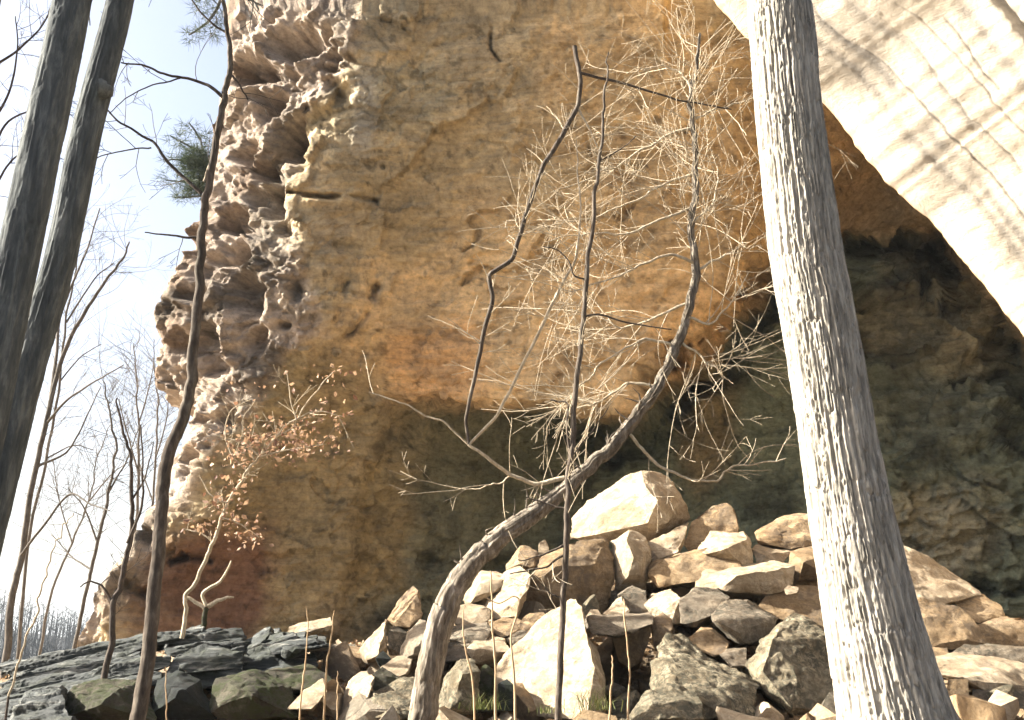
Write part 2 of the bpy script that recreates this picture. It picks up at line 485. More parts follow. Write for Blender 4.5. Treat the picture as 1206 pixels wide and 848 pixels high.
GOUGE = [([(345, 228), (385, 234), (420, 232), (446, 238)], 2.6, 0.3), ([(441, 338), (436, 352)], 4, 0.3), ([(428, 372), (410, 394)], 3, 0.2), ([(406, 335), (397, 378)], 4, 0.18),
         ([(905, 345), (880, 368), (850, 394), (825, 412), (803, 452), (797, 482)], 21, 3.0), ([(825, 455), (865, 436)], 15, 1.8),
         ([(1005, 288), (1060, 284), (1100, 294)], 12, 1.6), ([(1103, 295), (1119, 325), (1113, 362)], 11, 2.2), ([(1083, 300), (1092, 338)], 7, 1.2),
         ([(1168, 398), (1200, 412)], 9, 1.4), ([(700, 500), (688, 548), (760, 524)], 16, 1.2), ([(578, 20), (581, 58), (593, 70)], 1.6, 0.14),
         ([(198, 662), (222, 656), (246, 660)], 4, 0.7), ([(150, 690), (170, 700)], 10, 0.8), ([(500, 662), (560, 672), (600, 660)], 9, 0.7), ([(1150, 690), (1200, 700)], 12, 1.2),
         ([(1120, 460), (1180, 440)], 5, 0.5), ([(318, 205), (345, 165), (385, 130), (398, 112)], 12, 0.4), ([(300, 262), (318, 225)], 10, 0.4)]
offs = np.concatenate([np.arange(0, 240, 1.5), np.arange(240, 1080, 2.4), np.arange(1080, 1480, 10)])
rows = np.concatenate([np.arange(-420, 16, 12), np.arange(16, 800, 2.0)])
PY = np.repeat(rows[:, None], len(offs), 1)
PX = curve(XL, rows)[:, None] + offs[None]
jag = fbm(np.stack([PX * 0 + 3, PX * 0 + 1, PY], -1), 26, 5, 77) * 9
PX = PX + jag * np.exp(-offs / 60)[None]
Du = tps(DU, PX, PY, 0.004)
Dl = tps(DL, PX, PY, 0.004)
wob = fbm(np.stack([PX, PY, PX * 0], -1), 60, 4, 5) * 14
wob2 = fbm(np.stack([PX, PY, PX * 0 + 9], -1), 14, 3, 6)
wob3 = fbm(np.stack([PX, PY, PX * 0 + 5], -1), 24, 3, 16)
sd = poly_dist(REC + [REC[0]], PX + wob, PY + wob * 0.7)
sd = np.where(poly_in(REC, PX + wob, PY + wob * 0.7), sd, -sd)
low = sstep(-6, 20, sd)
D = Du * (1 - low) + np.maximum(Dl, Du + 0.1) * low
for pl, wd, dep in GOUGE:
    pd = poly_dist(pl, PX + wob * 0.5 + wob2 * 5, PY - wob * 0.4 + wob2 * 4)
    D = D + dep * np.exp(-(pd / (wd * (1 + 0.5 * wob2))) ** 2) * np.clip(0.75 + 1.1 * wob3, 0, 1.4)
V = P(PX, PY, D)
mA = sstep(-12, 18, curve(XR, PY) + wob * 1.6 - PX) * sstep(-100, 0, PY + 300)
mB = (1 - low) * (1 - mA)
def blur(A, k, ax):
    c = np.cumsum(np.concatenate([np.repeat(np.take(A, [0], ax), k + 1, ax), A, np.repeat(np.take(A, [-1], ax), k, ax)], ax), ax)
    n_ = A.shape[ax]
    return (np.take(c, np.arange(2 * k + 1, 2 * k + 1 + n_), ax) - np.take(c, np.arange(0, n_), ax)) / (2 * k + 1)
N = grid_normals(blur(blur(blur(blur(V, 14, 0), 14, 1), 14, 0), 14, 1))
if N[200, 300, 1] > 0:
    N = -N
# body of the rock: broad swells, broken planes, hollows and grit
def steps(x, n, k=0.25):
    y = x * n; f = np.floor(y); return (f + sstep(0.5 - k, 0.5 + k, y - f)) / n
ca, sa = math.cos(0.6), math.sin(0.6)
Vt = np.stack([V[..., 0] * ca + V[..., 2] * sa, V[..., 1], -V[..., 0] * sa + V[..., 2] * ca], -1)      # beds tilted up to the right
wr = np.stack([fbm(V, 0.8, 4, 81 + k) for k in range(3)], -1)
fa, ida, ea = facets(V + 0.45 * wr, (1.5, 1.5, 0.95), 5, 0.9)
fb, idb, eb = facets(V + 0.22 * wr, (0.52, 0.55, 0.34), 9, 0.9)
fc_, idc, ec = facets(V + 0.10 * wr, (0.20, 0.22, 0.13), 13, 0.8)
swell = fbm(V, 3.2, 3, 21) * 0.28 + fbm(V, (1.1, 1.1, 0.8), 4, 31) * 0.10
grit = fbm(V, 0.16, 3, 41, 0.6) * 0.03
flake = sstep(-0.1, 0.25, fbm(V, 2.2, 3, 45))
dispB = swell * 0.8 + fa * 0.14 + fb * 0.07 * flake + fc_ * 0.03 + grit + fbm(V, (0.9, 0.9, 0.16), 4, 55, 0.55) * 0.06
rgt = sstep(940, 1040, PX)
dispL = swell * 0.6 + fbm(V, 1.3, 3, 61, 0.5) * (0.12 + 0.16 * rgt) + fa * (0.2 + 0.30 * rgt) + fb * (0.10 + 0.16 * rgt) + fc_ * (0.05 + 0.05 * rgt) + grit
HOL = [(300, 78, 30, 24, .8), (345, 52, 20, 18, .6), (358, 165, 38, 24, 1.0), (308, 200, 16, 14, .6), (330, 232, 16, 26, .7), (285, 255, 20, 16, .5), (272, 300, 24, 24, .7), (285, 352, 24, 32, .8), (240, 400, 30, 22, .7), (345, 268, 20, 16, .5), (255, 430, 18, 20, .5), (318, 120, 14, 18, .5), (390, 75, 14, 12, .4), (225, 350, 20, 14, .4), (262, 500, 14, 18, .4), (235, 540, 14, 10, .35), (165, 680, 14, 12, .5), (140, 700, 10, 14, .4)]
dispA = np.zeros_like(D)
for hx, hy, ha, hb, hd in HOL:
    q_ = np.hypot((PX + wob + 6 * wob2 - hx) / ha, (PY - wob + 6 * wob2 - hy) / hb)
    dispA = dispA - hd * 0.85 * (1 - sstep(0.3, 1.1, q_)) + 0.10 * hd * np.exp(-((q_ - 1.2) / 0.2) ** 2)
rh = random.Random(12)
for _ in range(50):
    hy = rh.uniform(20, 700); hx = rh.uniform(curve(XL, hy) + 6, curve(XR, hy) - 4); hr = rh.uniform(6, 20)
    q_ = np.hypot((PX + 0.5 * wob + 4 * wob2 - hx) / hr, (PY - 0.5 * wob + 4 * wob2 - hy) / (hr * rh.uniform(.7, 1.2)))
    dispA = dispA - 0.024 * hr * (1 - sstep(0.3, 1.0, q_))
dispA = dispA + fbm(V, 2.6, 3, 101, 0.5) * 0.5 + fbm(V, 0.8, 4, 104, 0.55) * 0.15 + fa * 0.18 + fb * 0.12 + fc_ * 0.06 + fbm(Vt, (0.6, 0.6, 0.3), 4, 111, 0.6) * 0.05 + fbm(V, 0.12, 3, 115, 0.6) * 0.035
edge_ = np.exp(-offs / 45.0)[None]
dispA = np.minimum(dispA, 0.55 - 0.45 * edge_) - 0.02
tot = dispA * mA + dispB * mB + dispL * low * (1 - mA)
V2 = V + N * tot[..., None]
lat = np.stack([fbm(V, 0.9, 4, 121 + k) for k in range(3)], -1) * 0.06
V2 = V2 + lat * mA[..., None]
# colours of the stone itself: mineral stains, algae, iron
pn = np.stack([PX, PY, 0 * PX], -1)
def blot(cx, cy, rx, ry, seed=1, soft=0.5):
    q = np.hypot((PX - cx) / rx, (PY - cy) / ry) + 0.55 * fbm(pn, 55, 5, 200 + seed)
    return (1 - sstep(1 - soft, 1 + soft * 0.6, q))[..., None]
def C(*c): return np.array(c, float)
colr = np.zeros(V.shape) + C(0.33, 0.25, 0.15)
def lay(mask, c, k=1.0):
    global colr
    mask = mask * k
    colr = colr * (1 - mask) + C(*c) * mask
lay(sstep(-0.2, 0.3, fbm(pn, (150, 110, 1), 5, 300))[..., None], (0.24, 0.20, 0.135), 0.9)
lay(sstep(0.05, 0.4, fbm(pn, (70, 50, 1), 5, 305))[..., None], (0.20, 0.175, 0.125), 0.6)
lay(sstep(0.1, 0.5, fbm(pn, (30, 18, 1), 4, 306))[..., None], (0.40, 0.32, 0.21), 0.5)
lay(blot(560, 190, 190, 150, 1), (0.31, 0.24, 0.14), 0.45)
lay(blot(700, 370, 240, 150, 2), (0.45, 0.315, 0.17), 0.9)
lay(blot(600, 310, 110, 100, 12), (0.44, 0.31, 0.165), 0.7)
lay(blot(820, 200, 130, 130, 3), (0.33, 0.245, 0.145), 0.8)
lay(blot(960, 190, 110, 90, 4), (0.36, 0.265, 0.155))
lay(blot(665, 70, 34, 60, 5), (0.34, 0.235, 0.12), 0.5)
lay(blot(480, 110, 60, 40, 6), (0.22, 0.19, 0.13), 0.8)
lay(blot(470, 230, 90, 90, 13), (0.24, 0.19, 0.115), 0.7)
lay(blot(500, 430, 70, 60, 7), (0.46, 0.25, 0.10), 0.6)
lay(blot(430, 130, 18, 60, 8), (0.25, 0.23, 0.20), 0.7)
lay(blot(330, 610, 150, 190, 9), (0.215, 0.165, 0.085), 0.9)
lay(blot(245, 690, 95, 80, 10), (0.13, 0.066, 0.04), 0.95)
lay(blot(300, 500, 70, 60, 14), (0.24, 0.20, 0.13), 0.7)
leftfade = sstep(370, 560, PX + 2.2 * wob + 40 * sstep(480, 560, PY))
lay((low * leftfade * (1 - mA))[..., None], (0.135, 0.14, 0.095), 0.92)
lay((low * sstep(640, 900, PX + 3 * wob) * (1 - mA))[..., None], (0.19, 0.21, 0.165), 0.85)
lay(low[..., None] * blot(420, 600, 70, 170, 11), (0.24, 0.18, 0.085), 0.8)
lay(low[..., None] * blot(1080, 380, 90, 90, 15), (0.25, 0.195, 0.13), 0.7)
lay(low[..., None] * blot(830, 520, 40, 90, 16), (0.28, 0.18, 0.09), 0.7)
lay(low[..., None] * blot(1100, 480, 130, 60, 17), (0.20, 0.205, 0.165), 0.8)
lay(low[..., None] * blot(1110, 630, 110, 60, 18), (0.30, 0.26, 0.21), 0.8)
lay(blot(1150, 390, 60, 60, 19), (0.40, 0.31, 0.19), 0.7)
lay(mA[..., None], (0.47, 0.38, 0.325), 0.95)
lay(mA[..., None] * sstep(0.0, 0.35, fbm(V, 0.8, 4, 310))[..., None], (0.22, 0.15, 0.105), 0.8)
lay(mA[..., None] * sstep(0.1, 0.45, fbm(V, 1.7, 4, 320))[..., None], (0.13, 0.11, 0.09), 0.8)
lay((mA * np.exp(-((curve(XR, PY) - PX - 14) / 22.0) ** 2) * sstep(-0.2, 0.2, fbm(V, 1.0, 4, 330)))[..., None], (0.40, 0.335, 0.27), 0.8)
mean_ = colr.mean(-1, keepdims=True)
colr = (colr * 0.88 + mean_ * 0.12) * np.array([1.45, 1.42, 1.32])
colr = colr * (1 - mA[..., None] * 0.45)
colr = colr * (0.88 + 0.24 * idb)[..., None] * (0.90 + 0.20 * idc)[..., None]
speck = sstep(0.28, 0.5, fbm(V, 0.22, 4, 340, 0.6))[..., None]
colr = colr * (1 - 0.45 * speck)
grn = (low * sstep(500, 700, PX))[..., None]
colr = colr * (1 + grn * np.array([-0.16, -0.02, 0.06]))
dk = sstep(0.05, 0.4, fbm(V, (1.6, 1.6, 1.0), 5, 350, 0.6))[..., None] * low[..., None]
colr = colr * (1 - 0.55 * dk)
# side flank going back from the corner and the flat top
ks = np.concatenate([np.linspace(0.12, 3, 16), np.linspace(3.6, 14, 10)])[::-1]
c0 = V2[:, :1]
fl = c0 + np.stack([-0.12 * ks, ks, 0 * ks], -1)[None]
fl = fl + (fbm(fl, 1.5, 4, 131)[..., None] * np.array([0.5, 0.1, 0.1])) * np.minimum(1, ks / 1.0)[None, :, None]
V3 = np.concatenate([fl, V2], 1)
C3 = np.concatenate([np.repeat(colr[:, :1], len(ks), 1), colr], 1)
tk = np.array([14.0, 8, 4, 1.5])
top = V3[:1] + np.stack([0 * tk, tk, 0.1 * tk], -1)[:, None]
V3 = np.concatenate([top, V3], 0)
C3 = np.concatenate([np.repeat(C3[:1], 4, 0), C3], 0)
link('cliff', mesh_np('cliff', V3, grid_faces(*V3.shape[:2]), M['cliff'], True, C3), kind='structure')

# sunlit outer face right of the shelter mouth
ED = [(700, -260), (770, -110), (815, -30), (866, 30), (908, 76), (975, 126), (1000, 158), (1040, 214), (1098, 262), (1150, 325), (1190, 378), (1245, 460), (1300, 570), (1350, 720), (1380, 860)]
ED = np.array(ED, float)
seg = np.concatenate([[0], np.cumsum(np.hypot(*np.diff(ED, axis=0).T))])
tt = np.linspace(0, seg[-1], 460)
ex = np.interp(tt, seg, ED[:, 0]); ey = np.interp(tt, seg, ED[:, 1])
for _ in range(12):
    ex[1:-1] = (ex[:-2] + 2 * ex[1:-1] + ex[2:]) / 4; ey[1:-1] = (ey[:-2] + 2 * ey[1:-1] + ey[2:]) / 4
ex = ex + 5 * fbm(np.stack([tt, 0 * tt, 0 * tt], -1), 60, 3, 9) + 2.5 * fbm(np.stack([tt, 0 * tt, 0 * tt], -1), 11, 3, 19)
ss = np.concatenate([np.linspace(0, 300, 190), np.linspace(306, 420, 24), np.linspace(430, 800, 20)])
BX = ex[:, None] + 0.80 * ss[None]
BY = ey[:, None] - 0.60 * ss[None]
u = ss / 420.0
BD = 14.0 - 3.6 * u[None] ** 0.85 + 0 * BX + 1.2 * sstep(400, 900, tt)[:, None] * 0
BD = BD + 0.35 * np.exp(-ss / 7.0)[None]
bn = np.stack([tt[:, None] + 0 * BX, ss[None] + 0 * BX, 0 * BX], -1)
ridge = fbm(bn, (600, 120, 1), 3, 15) * 0.10 + fbm(bn, (200, 26, 1), 3, 18) * 0.012
shadow_stain = np.zeros(BX.shape)  # wide grey bands paint soft branch shadows into the colour; thin ones are mineral streaks
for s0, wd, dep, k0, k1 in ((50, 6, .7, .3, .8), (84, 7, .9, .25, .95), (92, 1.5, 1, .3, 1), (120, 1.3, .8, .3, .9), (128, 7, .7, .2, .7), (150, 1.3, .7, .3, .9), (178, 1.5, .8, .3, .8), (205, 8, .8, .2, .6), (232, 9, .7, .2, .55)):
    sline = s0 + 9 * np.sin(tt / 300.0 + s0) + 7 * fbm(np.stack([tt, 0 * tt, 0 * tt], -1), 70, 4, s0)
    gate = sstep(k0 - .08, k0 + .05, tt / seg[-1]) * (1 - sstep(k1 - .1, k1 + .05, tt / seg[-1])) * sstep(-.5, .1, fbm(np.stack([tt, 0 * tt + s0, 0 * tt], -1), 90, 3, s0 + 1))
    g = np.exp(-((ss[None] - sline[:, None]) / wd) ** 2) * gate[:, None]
    shadow_stain = np.maximum(shadow_stain, g * dep)
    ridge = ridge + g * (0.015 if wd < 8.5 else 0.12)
BD = BD + ridge
VB = P(BX, BY, BD)
VB = VB + (fbm(VB, 0.7, 4, 17) * 0.03 + fbm(VB, 0.14, 3, 27) * 0.012)[..., None] * np.array([0, 1, 0])
# return of the lip going back into the shelter
rk = np.array([6.0, 4.5, 3.2, 2.2, 1.4, 0.8, 0.35])
lipb = P(ex[:, None] + 3 + 5 * rk[None], ey[:, None] - 2 - 2 * rk[None], 14.35 + rk[None] + 0 * ex[:, None])
VB = np.concatenate([lipb, VB], 1)
cb = np.zeros(VB.shape) + C(0.44, 0.385, 0.31)
cb = cb * (1 - 0.25 * sstep(0, 0.4, fbm(VB, (1.2, 1.2, 1.2), 4, 19))[..., None])
st = np.concatenate([np.zeros((len(tt), 7)), shadow_stain], 1)[..., None]
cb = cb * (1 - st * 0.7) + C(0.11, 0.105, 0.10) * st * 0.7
cb[:, :8] = C(0.45, 0.31, 0.16)
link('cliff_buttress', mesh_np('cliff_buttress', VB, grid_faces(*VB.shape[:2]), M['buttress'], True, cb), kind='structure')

# ------------------------------------------------------------------ boulders
def hull_mesh(pts, voxel, cuts=6):
    bm = bmesh.new()
    for p in pts:
        bm.verts.new(p)
    r = bmesh.ops.convex_hull(bm, input=bm.verts)
    bmesh.ops.delete(bm, geom=[g for g in r['geom_interior'] if isinstance(g, bmesh.types.BMVert)], context='VERTS')
    co = np.array([v.co[:] for v in bm.verts]); cn = co.mean(0)
    rc = random.Random(len(pts) * 31 + int(abs(co.sum()) * 1000))
    for _ in range(cuts):
        nv = np.array([rc.gauss(0, 1), rc.gauss(0, 1), rc.gauss(0, 1)]); nv /= np.linalg.norm(nv)
        pr = (co - cn) @ nv
        h = pr.max() - (pr.max() - pr.min()) * rc.uniform(0.015, 0.06)
        g = bm.verts[:] + bm.edges[:] + bm.faces[:]
        bmesh.ops.bisect_plane(bm, geom=g, plane_co=cn + nv * h, plane_no=nv, clear_outer=True)
        bmesh.ops.holes_fill(bm, edges=[e_ for e_ in bm.edges if e_.is_boundary])
    bmesh.ops.triangulate(bm, faces=bm.faces[:])
    bmesh.ops.dissolve_degenerate(bm, dist=voxel * 0.3, edges=bm.edges[:])
    bmesh.ops.recalc_face_normals(bm, faces=bm.faces[:])
    for e_ in bm.edges:
        e_.smooth = len(e_.link_faces) == 2 and e_.calc_face_angle(0) < math.radians(24)
    L = voxel * 2.6
    for _ in range(7):
        es = [e_ for e_ in bm.edges if e_.calc_length() > L]
        if not es:
            break
        bmesh.ops.subdivide_edges(bm, edges=es, cuts=1)
        bmesh.ops.triangulate(bm, faces=bm.faces[:])
    out = bpy.data.meshes.new('stone'); bm.to_mesh(out); bm.free()
    return out

def rough_up(me, seed, amp=1.0, lich=False, slate=False):
    n = len(me.vertices)
    co = np.empty(n * 3, np.float32); me.vertices.foreach_get('co', co); co = co.reshape(-1, 3).astype(float)
    no = np.empty(n * 3, np.float32); me.vertex_normals.foreach_get('vector', no); no = no.reshape(-1, 3)
    q = co + seed * 13.7
    d = fbm(q, 0.6, 3, seed) * 0.03 + steps(fbm(q, (0.4, 0.4, 0.22), 3, seed + 21), 5, 0.12) * 0.045 + fbm(q, 0.11, 3, seed + 3, 0.6) * 0.014
    if slate:
        tz = q[:, 2] * 0.97 - q[:, 0] * 0.22
        qq = np.stack([q[:, 0], q[:, 1], tz], -1)
        d += steps(fbm(qq, (0.9, 0.9, 0.09), 3, 77), 6, 0.1) * 0.14
    if lich:
        d += fbm(q, 0.07, 3, seed + 5, 0.6) * 0.028
    co = co + no * (d * amp)[:, None]
    me.vertices.foreach_set('co', co.astype(np.float32).ravel())
    me.polygons.foreach_set('use_smooth', np.ones(len(me.polygons), bool))
    me.update()

seed_c = [1]
def boulder(label, mat, d, pts, thick=0.7, name='boulder', group=None, parent=None, base=None, amp=1.0, cat='boulder'):
    seed_c[0] += 1
    front, allp = [], []
    for q in pts:
        dy = q[2] if len(q) > 2 else 0.0
        front.append(P(q[0], q[1], d + dy))
    front = np.array(front)
    cen = front.mean(0)
    dirv = cen - EYE; dirv /= np.linalg.norm(dirv)
    back = cen + (front - cen) * 0.86 + dirv * thick
    # a foot going down so that it sits in the pile
    foot = cen + (front - cen) * np.array([0.8, 0.8, 0.5]) + dirv * thick * 0.5
    foot[:, 2] -= 0.5 * (front[:, 2].max() - front[:, 2].min()) * 0.6
    foot = foot[front[:, 2] < cen[2]]
    allp = np.concatenate([front, back, foot])
    size = np.ptp(allp, axis=0).max()
    org = np.array([cen[0], cen[1] + thick * 0.4, allp[:, 2].min()]) if base is None else base
    me = hull_mesh(allp - org, max(0.014, min(0.026, size / 50)) if mat != 'slate' else 0.017)
    rough_up(me, seed_c[0], amp * min(1.3, max(0.35, size / 1.2)), mat in ('lichen', 'moss'), mat == 'slate')
    me.materials.append(M[mat]); me.name = name
    if parent is not None:
        return link(name, me, parent)
    kw = dict(label=label, category=cat)
    if group: kw['group'] = group
    return link(name, me, None, org, **kw)

